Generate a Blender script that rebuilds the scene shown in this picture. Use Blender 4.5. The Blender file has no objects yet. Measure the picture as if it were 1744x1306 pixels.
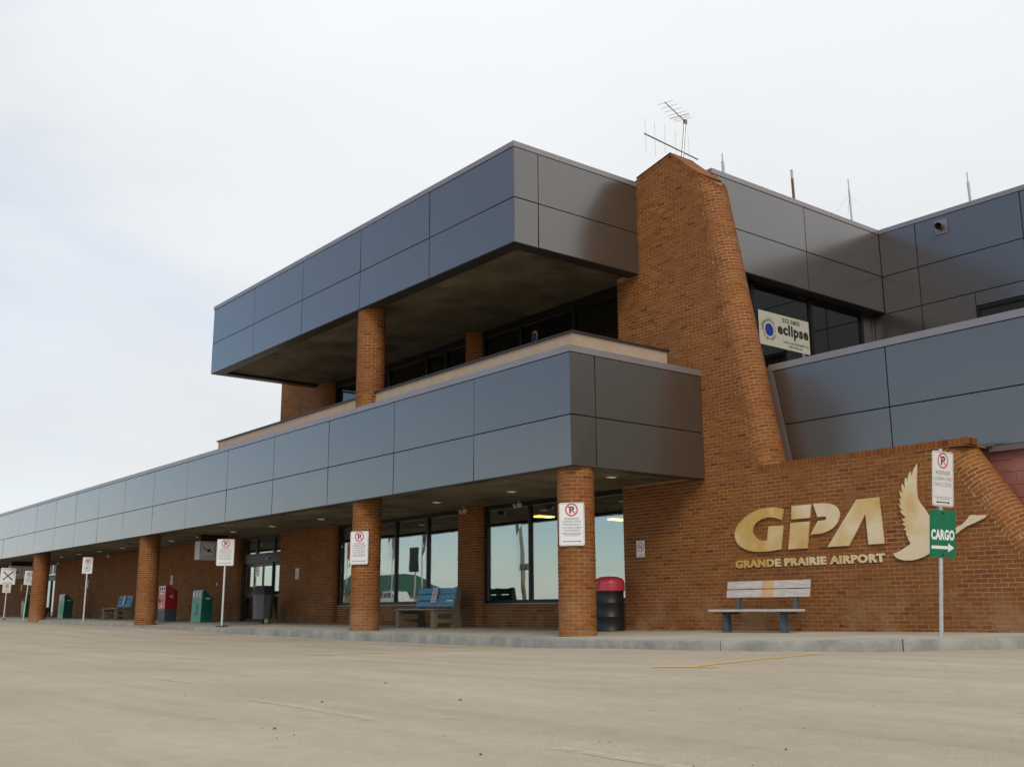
import bpy, bmesh, math, random
import numpy as np
from mathutils import Vector, Matrix

random.seed(7)
rng = np.random.default_rng(7)
SC = bpy.context.scene
COL = SC.collection
R = math.radians

# ------------------------------------------------------------------ camera
CAM_Z = 0.553
YAW, PITCH, ROLL, FPX = -0.902186500, 0.212431909, -0.00456370268, 1795.10565
cy_, sy_ = math.cos(YAW), math.sin(YAW)
cp_, sp_ = math.cos(PITCH), math.sin(PITCH)
fwd = Vector((sy_ * cp_, cy_ * cp_, sp_))
rt0 = Vector((cy_, -sy_, 0))
up0 = rt0.cross(fwd)
rt = math.cos(ROLL) * rt0 + math.sin(ROLL) * up0
up = -math.sin(ROLL) * rt0 + math.cos(ROLL) * up0
cam_d = bpy.data.cameras.new('camera')
cam = bpy.data.objects.new('camera', cam_d)
COL.objects.link(cam)
cam.matrix_world = Matrix(((rt.x, up.x, -fwd.x, 0), (rt.y, up.y, -fwd.y, 0), (rt.z, up.z, -fwd.z, CAM_Z), (0, 0, 0, 1)))
cam_d.sensor_fit = 'HORIZONTAL'
cam_d.sensor_width = 36.0
cam_d.lens = FPX * 36.0 / 1744.0
cam_d.clip_start = 0.05
cam_d.clip_end = 3000
SC.camera = cam


def project(p):
    v = Vector(p) - Vector((0, 0, CAM_Z))
    d = v.dot(fwd)
    return (872 + FPX * v.dot(rt) / d, 653 - FPX * v.dot(up) / d, d)


# ------------------------------------------------------------------ world, sun, exposure
SUN_EL, SUN_AZ = R(38), math.atan2(0.80, -0.60)
W = bpy.data.worlds.new('World')
SC.world = W
W.use_nodes = True
wn, wl = W.node_tree.nodes, W.node_tree.links
wn.clear()


def wnode(t, **k):
    n = wn.new(t)
    for a, b in k.items():
        setattr(n, a, b)
    return n


def wmath(op, a, b=None, c=None, clamp=False):
    n = wn.new('ShaderNodeMath')
    n.operation = op
    n.use_clamp = clamp
    for i, v in enumerate((a, b, c)):
        if v is None:
            continue
        if isinstance(v, (int, float)):
            n.inputs[i].default_value = v
        else:
            wl.new(v, n.inputs[i])
    return n.outputs[0]


wout = wnode('ShaderNodeOutputWorld')
sky = wnode('ShaderNodeTexSky', sky_type='NISHITA')
sky.sun_disc = False
sky.sun_elevation = SUN_EL
sky.sun_rotation = SUN_AZ
sky.dust_density = 0.0
sky.air_density = 1.0
sky.ozone_density = 2.6
bg_sky = wnode('ShaderNodeBackground')
bg_sky.inputs['Strength'].default_value = 0.15
wl.new(sky.outputs[0], bg_sky.inputs['Color'])
tc = wnode('ShaderNodeTexCoord')
sep = wnode('ShaderNodeSeparateXYZ')
wl.new(tc.outputs['Generated'], sep.inputs[0])
zc = wmath('MAXIMUM', sep.outputs['Z'], 0.0)
zd = wmath('ADD', zc, 0.16)
cmb = wnode('ShaderNodeCombineXYZ')
wl.new(wmath('DIVIDE', sep.outputs['X'], zd), cmb.inputs[0])
wl.new(wmath('DIVIDE', sep.outputs['Y'], zd), cmb.inputs[1])
noi = wnode('ShaderNodeTexNoise')
noi.inputs['Scale'].default_value = 0.55
noi.inputs['Detail'].default_value = 5
noi.inputs['Roughness'].default_value = 0.58
noi.inputs['Distortion'].default_value = 0.3
wl.new(cmb.outputs[0], noi.inputs['Vector'])
# overcast deck that is closed behind the building and breaks up towards the far side of the road
side = wmath('ADD', wmath('MULTIPLY', sep.outputs['X'], 0.30), wmath('MULTIPLY', sep.outputs['Y'], 0.38))
cover = wmath('ADD', wmath('ADD', noi.outputs['Fac'], side), wmath('SUBTRACT', wmath('MULTIPLY', wmath('POWER', 2.718, wmath('MULTIPLY', zc, -11.0)), 0.24), wmath('MULTIPLY', zc, 0.05)))
mr = wnode('ShaderNodeMapRange', interpolation_type='SMOOTHSTEP')
wl.new(cover, mr.inputs['Value'])
mr.inputs['From Min'].default_value = -0.10
mr.inputs['From Max'].default_value = 0.52
cf = mr.outputs[0]
noi2 = wnode('ShaderNodeTexNoise')
noi2.inputs['Scale'].default_value = 0.9
noi2.inputs['Detail'].default_value = 4
wl.new(cmb.outputs[0], noi2.inputs['Vector'])
# overcast sky: brighter towards the zenith (CIE overcast)
zen = wmath('MULTIPLY', wmath('POWER', zc, 2.5), 0.45)
lum = wmath('ADD', wmath('ADD', wmath('MULTIPLY', noi2.outputs['Fac'], 0.22), 0.75), zen)
bg_cl = wnode('ShaderNodeBackground')
bg_cl.inputs['Color'].default_value = (0.955, 0.98, 1.0, 1)
wl.new(lum, bg_cl.inputs['Strength'])
mixw = wnode('ShaderNodeMixShader')
wl.new(cf, mixw.inputs[0])
wl.new(bg_sky.outputs[0], mixw.inputs[1])
wl.new(bg_cl.outputs[0], mixw.inputs[2])
wl.new(mixw.outputs[0], wout.inputs['Surface'])

sun_d = bpy.data.lights.new('sun', 'SUN')
sun_d.energy = 1.5
sun_d.angle = R(22)
sun_d.color = (1.0, 0.86, 0.68)
sun = bpy.data.objects.new('sun', sun_d)
COL.objects.link(sun)
svec = Vector((math.sin(SUN_AZ) * math.cos(SUN_EL), math.cos(SUN_AZ) * math.cos(SUN_EL), math.sin(SUN_EL)))
sun.rotation_euler = svec.to_track_quat('Z', 'Y').to_euler()

SC.view_settings.view_transform = 'Standard'
SC.view_settings.look = 'None'
SC.view_settings.exposure = 0.0
SC.view_settings.gamma = 1.0
SC.view_settings.use_curve_mapping = False

# ------------------------------------------------------------------ materials
MATS = {}


def newmat(name):
    m = bpy.data.materials.new(name)
    m.use_nodes = True
    nt = m.node_tree
    nt.nodes.clear()
    out = nt.nodes.new('ShaderNodeOutputMaterial')
    b = nt.nodes.new('ShaderNodeBsdfPrincipled')
    nt.links.new(b.outputs[0], out.inputs['Surface'])
    MATS[name] = m
    return m, nt, b, out


def noise(nt, scale, detail=4, rough=0.55, coord='Object', stretch=None, dist=0.0):
    t = nt.nodes.new('ShaderNodeTexCoord')
    n = nt.nodes.new('ShaderNodeTexNoise')
    n.inputs['Scale'].default_value = scale
    n.inputs['Detail'].default_value = detail
    n.inputs['Roughness'].default_value = rough
    n.inputs['Distortion'].default_value = dist
    src = t.outputs[coord]
    if coord == 'World':
        src = None
    if stretch:
        mp = nt.nodes.new('ShaderNodeMapping')
        mp.inputs['Scale'].default_value = stretch
        nt.links.new(t.outputs[coord], mp.inputs['Vector'])
        src = mp.outputs[0]
    nt.links.new(src, n.inputs['Vector'])
    return n.outputs['Fac']


def ramp(nt, fac, stops):
    r = nt.nodes.new('ShaderNodeValToRGB')
    e = r.color_ramp.elements
    while len(e) < len(stops):
        e.new(0.5)
    for i, (p, c) in enumerate(stops):
        e[i].position = p
        e[i].color = (c[0], c[1], c[2], 1) if not isinstance(c, (int, float)) else (c, c, c, 1)
    nt.links.new(fac, r.inputs[0])
    return r.outputs[0]


def mixc(nt, fac, a, b, mode='MIX'):
    m = nt.nodes.new('ShaderNodeMix')
    m.data_type = 'RGBA'
    m.blend_type = mode
    for s, v in ((m.inputs[0], fac), (m.inputs[6], a), (m.inputs[7], b)):
        if isinstance(v, (int, float)):
            s.default_value = v
        elif isinstance(v, tuple):
            s.default_value = (v[0], v[1], v[2], 1)
        else:
            nt.links.new(v, s)
    return m.outputs[2]


def bump(nt, b, height, strength=0.3, dist=0.01):
    n = nt.nodes.new('ShaderNodeBump')
    n.inputs['Strength'].default_value = strength
    n.inputs['Distance'].default_value = dist
    nt.links.new(height, n.inputs['Height'])
    nt.links.new(n.outputs[0], b.inputs['Normal'])
    return n


def plain(name, col, rough=0.6, metal=0.0, var=0.12, scale=6.0, bmp=0.0, spec=0.5, coat=0.0):
    m, nt, b, out = newmat(name)
    f = noise(nt, scale, 5)
    lo = tuple(c * (1 - var) for c in col)
    hi = tuple(min(1, c * (1 + var)) for c in col)
    nt.links.new(ramp(nt, f, [(0.3, lo), (0.7, hi)]), b.inputs['Base Color'])
    b.inputs['Roughness'].default_value = rough
    b.inputs['Metallic'].default_value = metal
    b.inputs['Specular IOR Level'].default_value = spec
    b.inputs['Coat Weight'].default_value = coat
    if bmp:
        bump(nt, b, noise(nt, scale * 12, 4), bmp, 0.004)
    return m


# bricks: tone comes from a per-face attribute, wear from noise in object space
m, nt, b, out = newmat('brick')
at = nt.nodes.new('ShaderNodeAttribute')
at.attribute_name = 'tone'
c0 = ramp(nt, at.outputs['Fac'], [(0.0, (0.105, 0.032, 0.011)), (0.25, (0.172, 0.056, 0.0135)), (0.6, (0.224, 0.082, 0.017)), (1.0, (0.285, 0.118, 0.024))])
geo = nt.nodes.new('ShaderNodeNewGeometry')


def posnoise(nt, geo, scale, detail=4, rough=0.55, sc=None):
    n = nt.nodes.new('ShaderNodeTexNoise')
    n.inputs['Scale'].default_value = scale
    n.inputs['Detail'].default_value = detail
    n.inputs['Roughness'].default_value = rough
    src = geo.outputs['Position']
    if sc:
        mp = nt.nodes.new('ShaderNodeMapping')
        mp.inputs['Scale'].default_value = sc
        nt.links.new(src, mp.inputs['Vector'])
        src = mp.outputs[0]
    nt.links.new(src, n.inputs['Vector'])
    return n.outputs['Fac']


big = posnoise(nt, geo, 0.55, 4)
c1 = mixc(nt, ramp(nt, big, [(0.35, 0.0), (0.68, 0.55)]), c0, (0.185, 0.058, 0.022))
stain = posnoise(nt, geo, 1.1, 6, 0.65)
c2 = mixc(nt, ramp(nt, stain, [(0.60, 0.0), (0.76, 0.30)]), c1, (0.30, 0.19, 0.14))
fine = posnoise(nt, geo, 60, 4, 0.6)
c3 = mixc(nt, 0.45, c2, ramp(nt, fine, [(0.25, 0.42), (0.75, 0.68)]), 'OVERLAY')
# efflorescence and splash dirt near the pavement
sx = nt.nodes.new('ShaderNodeSeparateXYZ')
nt.links.new(geo.outputs['Position'], sx.inputs[0])
mr1 = nt.nodes.new('ShaderNodeMapRange')
nt.links.new(sx.outputs['Z'], mr1.inputs['Value'])
mr1.inputs['From Min'].default_value = 0.95
mr1.inputs['From Max'].default_value = 0.2
patch = ramp(nt, posnoise(nt, geo, 1.7, 4), [(0.46, 0.0), (0.62, 1.0)])
mm = nt.nodes.new('ShaderNodeMath')
mm.operation = 'MULTIPLY'
nt.links.new(mr1.outputs[0], mm.inputs[0])
nt.links.new(patch, mm.inputs[1])
mm2 = nt.nodes.new('ShaderNodeMath')
mm2.operation = 'MULTIPLY'
mm2.inputs[1].default_value = 0.40
nt.links.new(mm.outputs[0], mm2.inputs[0])
c4 = mixc(nt, mm2.outputs[0], c3, (0.42, 0.31, 0.18))
nt.links.new(c4, b.inputs['Base Color'])
b.inputs['Roughness'].default_value = 0.82
b.inputs['Specular IOR Level'].default_value = 0.25
bump(nt, b, posnoise(nt, geo, 90, 3), 0.35, 0.004)

m, nt, b, out = newmat('mortar')
geo = nt.nodes.new('ShaderNodeNewGeometry')
cm = ramp(nt, posnoise(nt, geo, 1.3, 5), [(0.3, (0.27, 0.15, 0.068)), (0.7, (0.44, 0.27, 0.135))])
nt.links.new(cm, b.inputs['Base Color'])
b.inputs['Roughness'].default_value = 0.9

# metal composite cladding: metallic brown-grey paint, semi gloss
m, nt, b, out = newmat('cladding')
at = nt.nodes.new('ShaderNodeAttribute')
at.attribute_name = 'tone'
cc = ramp(nt, at.outputs['Fac'], [(0.0, (0.066, 0.055, 0.045)), (1.0, (0.076, 0.064, 0.053))])
geo = nt.nodes.new('ShaderNodeNewGeometry')
streak = ramp(nt, posnoise(nt, geo, 3.2, 4, 0.55, (1, 1, 0.14)), [(0.3, 0.46), (0.75, 0.53)])
nt.links.new(mixc(nt, 0.5, cc, streak, 'OVERLAY'), b.inputs['Base Color'])
b.inputs['Metallic'].default_value = 0.3
nt.links.new(ramp(nt, posnoise(nt, geo, 1.5, 4), [(0.3, 0.27), (0.7, 0.31)]), b.inputs['Roughness'])
b.inputs['Coat Weight'].default_value = 1.0
b.inputs['Coat IOR'].default_value = 1.95
b.inputs['Coat Roughness'].default_value = 0.2

plain('backing', (0.012, 0.011, 0.011), 0.8, var=0.05)
plain('cap_metal', (0.27, 0.245, 0.25), 0.32, metal=0.45, var=0.06, scale=2)
plain('flashing', (0.13, 0.10, 0.10), 0.6, metal=0.0, var=0.08, scale=3)
plain('dark_trim', (0.030, 0.024, 0.020), 0.45, metal=0.2, var=0.1)
plain('lip_metal', (0.055, 0.046, 0.040), 0.4, metal=0.3, var=0.1)
plain('stucco', (0.37, 0.285, 0.215), 0.9, var=0.08, scale=3, bmp=0.3)
plain('roof_felt', (0.12, 0.11, 0.10), 0.95, var=0.2)
plain('frame', (0.014, 0.013, 0.014), 0.35, metal=0.4, var=0.1, scale=4)
plain('frame_grey', (0.045, 0.047, 0.052), 0.35, metal=0.5, var=0.1, scale=4)
plain('sill_metal', (0.20, 0.20, 0.21), 0.35, metal=0.5, var=0.1)
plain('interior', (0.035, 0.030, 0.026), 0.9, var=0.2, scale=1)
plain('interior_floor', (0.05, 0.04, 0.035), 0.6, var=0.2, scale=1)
plain('sign_white', (0.74, 0.75, 0.76), 0.35, var=0.03, scale=9)
plain('sign_old', (0.64, 0.65, 0.66), 0.45, var=0.08, scale=9)
plain('sign_green', (0.004, 0.165, 0.085), 0.3, var=0.12, scale=7, coat=0.3)
plain('print_red', (0.55, 0.03, 0.045), 0.45, var=0.06)
plain('print_faded_red', (0.62, 0.16, 0.13), 0.5, var=0.15, scale=30)
plain('print_black', (0.018, 0.018, 0.02), 0.45, var=0.1)
plain('print_grey', (0.17, 0.18, 0.20), 0.5, var=0.2, scale=60)
plain('print_teal', (0.06, 0.36, 0.34), 0.45, var=0.1)
plain('print_white', (0.80, 0.80, 0.80), 0.4, var=0.03)
plain('galvanised', (0.52, 0.54, 0.56), 0.42, metal=0.55, var=0.14, scale=18)
plain('post_white', (0.60, 0.61, 0.62), 0.45, metal=0.15, var=0.1, scale=14)
plain('rust', (0.16, 0.075, 0.035), 0.7, metal=0.2, var=0.3, scale=14)
plain('antenna_metal', (0.42, 0.43, 0.44), 0.4, metal=0.6, var=0.15, scale=12)
plain('copper_tube', (0.27, 0.19, 0.14), 0.45, metal=0.5, var=0.2, scale=9)
plain('steel_blue', (0.065, 0.10, 0.125), 0.5, metal=0.2, var=0.15, scale=14)
plain('drum_black', (0.008, 0.009, 0.013), 0.45, var=0.3, scale=8)
plain('plastic_red', (0.56, 0.045, 0.07), 0.35, var=0.1, scale=4, coat=0.2)
plain('bin_green', (0.006, 0.115, 0.082), 0.3, var=0.12, scale=3, coat=0.4)
plain('bin_green_light', (0.028, 0.26, 0.185), 0.35, var=0.12, scale=5)
plain('box_red', (0.36, 0.010, 0.016), 0.35, var=0.08, coat=0.3)
plain('box_red_front', (0.62, 0.16, 0.16), 0.4, var=0.1)
plain('box_base', (0.055, 0.075, 0.10), 0.5, var=0.1)
plain('bin_grey', (0.115, 0.115, 0.125), 0.55, var=0.12, scale=5)
plain('bin_lid', (0.045, 0.046, 0.052), 0.45, var=0.12, scale=5)
plain('board_tan', (0.36, 0.24, 0.14), 0.7, var=0.1)
plain('yellow_plastic', (0.55, 0.36, 0.03), 0.5, var=0.1)
plain('banner', (0.47, 0.47, 0.38), 0.6, var=0.04)
plain('print_blue', (0.010, 0.028, 0.27), 0.45, var=0.08)
plain('print_yellow', (0.50, 0.42, 0.06), 0.5, var=0.08)
plain('lamp_housing', (0.20, 0.195, 0.18), 0.5, var=0.12)
plain('lamp_trim', (0.40, 0.38, 0.33), 0.4, var=0.06)
plain('blind', (0.075, 0.075, 0.055), 0.8, var=0.15, scale=2)
def worn_paint(name, col, lo, hi, most):
    m, nt, b, out = newmat(name)
    geo = nt.nodes.new('ShaderNodeNewGeometry')
    nz = nt.nodes.new('ShaderNodeTexNoise')
    nz.inputs['Scale'].default_value = 9
    nz.inputs['Detail'].default_value = 8
    nz.inputs['Roughness'].default_value = 0.75
    nt.links.new(geo.outputs['Position'], nz.inputs['Vector'])
    b.inputs['Base Color'].default_value = (*col, 1)
    b.inputs['Roughness'].default_value = 0.9
    nt.links.new(ramp(nt, nz.outputs['Fac'], [(lo, 0.0), (hi, most)]), b.inputs['Alpha'])


worn_paint('line_yellow', (0.58, 0.38, 0.11), 0.28, 0.50, 0.92)
worn_paint('line_white', (0.56, 0.51, 0.43), 0.36, 0.62, 0.6)
plain('stone', (0.10, 0.085, 0.07), 0.8, var=0.4, scale=3)
plain('dead_leaf', (0.15, 0.085, 0.035), 0.8, var=0.4, scale=20)
plain('car_white', (0.62, 0.61, 0.58), 0.25, var=0.03, coat=0.5)
plain('car_glass', (0.01, 0.012, 0.014), 0.08, var=0.05)
plain('rubber', (0.015, 0.015, 0.015), 0.8, var=0.1)
plain('roof_green', (0.010, 0.070, 0.028), 0.55, var=0.15)
plain('siding', (0.38, 0.33, 0.25), 0.8, var=0.08)
plain('flag_red', (0.48, 0.06, 0.03), 0.8, var=0.1)
plain('flag_blue', (0.10, 0.10, 0.16), 0.8, var=0.3, scale=2)
plain('timber_pole', (0.20, 0.15, 0.10), 0.85, var=0.2)
plain('exposed_aggregate', (0.20, 0.165, 0.105), 0.9, var=0.35, scale=45, bmp=0.6)

# soffit plaster with stains
m, nt, b, out = newmat('soffit')
geo = nt.nodes.new('ShaderNodeNewGeometry')
a_ = ramp(nt, posnoise(nt, geo, 0.8, 6, 0.62), [(0.32, (0.065, 0.050, 0.027)), (0.70, (0.235, 0.195, 0.118))])
b_ = ramp(nt, posnoise(nt, geo, 2.5, 5, 0.6, (0.35, 1, 1)), [(0.35, 0.42), (0.7, 0.58)])
nt.links.new(mixc(nt, 0.6, a_, b_, 'OVERLAY'), b.inputs['Base Color'])
b.inputs['Roughness'].default_value = 0.9

# gold painted logo letters, weathered
m, nt, b, out = newmat('logo_gold')
geo = nt.nodes.new('ShaderNodeNewGeometry')
gsx = nt.nodes.new('ShaderNodeSeparateXYZ')
nt.links.new(geo.outputs['Position'], gsx.inputs[0])
gm = nt.nodes.new('ShaderNodeMath')
gm.operation = 'MULTIPLY_ADD'
nt.links.new(gsx.outputs['X'], gm.inputs[0])
gm.inputs[1].default_value = 0.075
gm.inputs[2].default_value = 0.82
gm2 = nt.nodes.new('ShaderNodeMath')
gm2.operation = 'ADD'
nt.links.new(gm.outputs[0], gm2.inputs[0])
nt.links.new(posnoise(nt, geo, 1.6, 2, 0.5), gm2.inputs[1])
g_ = ramp(nt, gm2.outputs[0], [(0.36, (0.55, 0.355, 0.105)), (0.50, (0.65, 0.48, 0.24)), (0.62, (0.71, 0.58, 0.39))])
g2 = ramp(nt, posnoise(nt, geo, 14, 5, 0.6), [(0.3, 0.46), (0.7, 0.54)])
nt.links.new(mixc(nt, 0.6, g_, g2, 'OVERLAY'), b.inputs['Base Color'])
b.inputs['Roughness'].default_value = 0.5
b.inputs['Metallic'].default_value = 0.08

# concrete
def concrete(name, lo, hi, scale=1.2, bm=0.25):
    m, nt, b, out = newmat(name)
    geo = nt.nodes.new('ShaderNodeNewGeometry')
    a = ramp(nt, posnoise(nt, geo, scale, 6, 0.62), [(0.28, lo), (0.72, hi)])
    f = ramp(nt, posnoise(nt, geo, 120, 3), [(0.3, 0.42), (0.7, 0.58)])
    nt.links.new(mixc(nt, 0.5, a, f, 'OVERLAY'), b.inputs['Base Color'])
    b.inputs['Roughness'].default_value = 0.9
    bump(nt, b, posnoise(nt, geo, 80, 3), bm, 0.004)


concrete('sidewalk', (0.29, 0.265, 0.205), (0.44, 0.405, 0.325), 0.7)
concrete('kerb', (0.165, 0.172, 0.168), (0.34, 0.335, 0.295), 3.0)
concrete('kerb_clean', (0.30, 0.29, 0.23), (0.42, 0.40, 0.33), 1.6)
concrete('block_pink', (0.205, 0.068, 0.056), (0.335, 0.135, 0.112), 2.5, 0.6)
concrete('block_joint', (0.30, 0.17, 0.15), (0.40, 0.25, 0.22), 2)

# dusty road
m, nt, b, out = newmat('road')
geo = nt.nodes.new('ShaderNodeNewGeometry')
r1 = ramp(nt, posnoise(nt, geo, 0.35, 6, 0.6), [(0.3, (0.345, 0.292, 0.220)), (0.7, (0.420, 0.360, 0.277))])
r2 = ramp(nt, posnoise(nt, geo, 1.0, 5, 0.6, (0.22, 1.3, 1)), [(0.3, 0.435), (0.7, 0.55)])
r3 = ramp(nt, posnoise(nt, geo, 7, 5, 0.65), [(0.25, 0.45), (0.75, 0.55)])
r4 = ramp(nt, posnoise(nt, geo, 170, 2, 0.5), [(0.3, 0.36), (0.7, 0.64)])
rc = mixc(nt, 0.9, r1, r2, 'OVERLAY')
rc = mixc(nt, 0.8, rc, r3, 'OVERLAY')
rc = mixc(nt, 0.75, rc, r4, 'OVERLAY')
vor = nt.nodes.new('ShaderNodeTexVoronoi')
vor.inputs['Scale'].default_value = 26
nt.links.new(geo.outputs['Position'], vor.inputs['Vector'])
spk = ramp(nt, vor.outputs['Distance'], [(0.05, 1.0), (0.13, 0.0)])
vor2 = nt.nodes.new('ShaderNodeMath')
vor2.operation = 'MULTIPLY'
vor2.inputs[1].default_value = 0.35
nt.links.new(spk, vor2.inputs[0])
rc = mixc(nt, vor2.outputs[0], rc, (0.18, 0.15, 0.115))
smear = ramp(nt, posnoise(nt, geo, 1.6, 6, 0.68, (0.16, 1.0, 1)), [(0.56, 0.0), (0.72, 0.32)])
rc = mixc(nt, smear, rc, (0.215, 0.178, 0.135))
spots_ = ramp(nt, posnoise(nt, geo, 3.1, 3, 0.5), [(0.68, 0.0), (0.74, 0.35)])
rc = mixc(nt, spots_, rc, (0.20, 0.17, 0.135))
nt.links.new(rc, b.inputs['Base Color'])
b.inputs['Roughness'].default_value = 0.92
b.inputs['Specular IOR Level'].default_value = 0.2
bump(nt, b, posnoise(nt, geo, 140, 3), 0.35, 0.006)

# weathered planks
def wood(name, stops, dist=0.0):
    m, nt, b, out = newmat(name)
    f = noise(nt, 3.0, 6, 0.62, 'Object', (1.2, 14, 14), 0.4)
    nt.links.new(ramp(nt, f, stops), b.inputs['Base Color'])
    b.inputs['Roughness'].default_value = 0.75
    bump(nt, b, f, 0.25, 0.004)


wood('wood_grey', [(0.28, (0.33, 0.29, 0.25)), (0.5, (0.50, 0.46, 0.44)), (0.75, (0.60, 0.56, 0.53))])
wood('wood_bare', [(0.28, (0.42, 0.27, 0.13)), (0.7, (0.62, 0.42, 0.22))])
wood('wood_blue', [(0.28, (0.09, 0.25, 0.38)), (0.5, (0.15, 0.36, 0.52)), (0.75, (0.20, 0.42, 0.56))])
wood('wood_seat', [(0.3, (0.17, 0.16, 0.16)), (0.7, (0.27, 0.26, 0.26))])

# tinted reflective glazing
def glass(name, refl, tint, rough=0.0):
    m = bpy.data.materials.new(name)
    m.use_nodes = True
    nt = m.node_tree
    nt.nodes.clear()
    out = nt.nodes.new('ShaderNodeOutputMaterial')
    tr = nt.nodes.new('ShaderNodeBsdfTransparent')
    tr.inputs[0].default_value = (tint, tint, tint * 0.95, 1)
    gl = nt.nodes.new('ShaderNodeBsdfGlossy')
    gl.inputs['Color'].default_value = (0.86, 0.93, 0.92, 1)
    gl.inputs['Roughness'].default_value = rough
    lwt = nt.nodes.new('ShaderNodeLayerWeight')
    lwt.inputs['Blend'].default_value = 0.5
    fr = nt.nodes.new('ShaderNodeMath')
    fr.operation = 'POWER'
    fr.inputs[1].default_value = 4.0
    nt.links.new(lwt.outputs['Facing'], fr.inputs[0])
    ma = nt.nodes.new('ShaderNodeMath')
    ma.operation = 'MULTIPLY_ADD'
    ma.inputs[1].default_value = 1.0 - refl
    ma.inputs[2].default_value = refl
    nt.links.new(fr.outputs[0], ma.inputs[0])
    mx = nt.nodes.new('ShaderNodeMixShader')
    nt.links.new(ma.outputs[0], mx.inputs[0])
    nt.links.new(tr.outputs[0], mx.inputs[1])
    nt.links.new(gl.outputs[0], mx.inputs[2])
    nt.links.new(mx.outputs[0], out.inputs['Surface'])
    n = noise(nt, 0.9, 2, 0.4)
    bp = nt.nodes.new('ShaderNodeBump')
    bp.inputs['Strength'].default_value = 0.022
    bp.inputs['Distance'].default_value = 0.05
    nt.links.new(n, bp.inputs['Height'])
    nt.links.new(bp.outputs[0], gl.inputs['Normal'])
    MATS[name] = m


glass('glass', 0.40, 0.70)
glass('glass_upper', 0.10, 0.45)
m, nt, b, out = newmat('lit_tube')
b.inputs['Base Color'].default_value = (0.8, 0.7, 0.4, 1)
b.inputs['Emission Color'].default_value = (1.0, 0.72, 0.22, 1)
b.inputs['Emission Strength'].default_value = 8.0
m, nt, b, out = newmat('lamp_glow')
b.inputs['Base Color'].default_value = (0.8, 0.8, 0.75, 1)
b.inputs['Emission Color'].default_value = (1.0, 0.95, 0.8, 1)
b.inputs['Emission Strength'].default_value = 0.15


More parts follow.
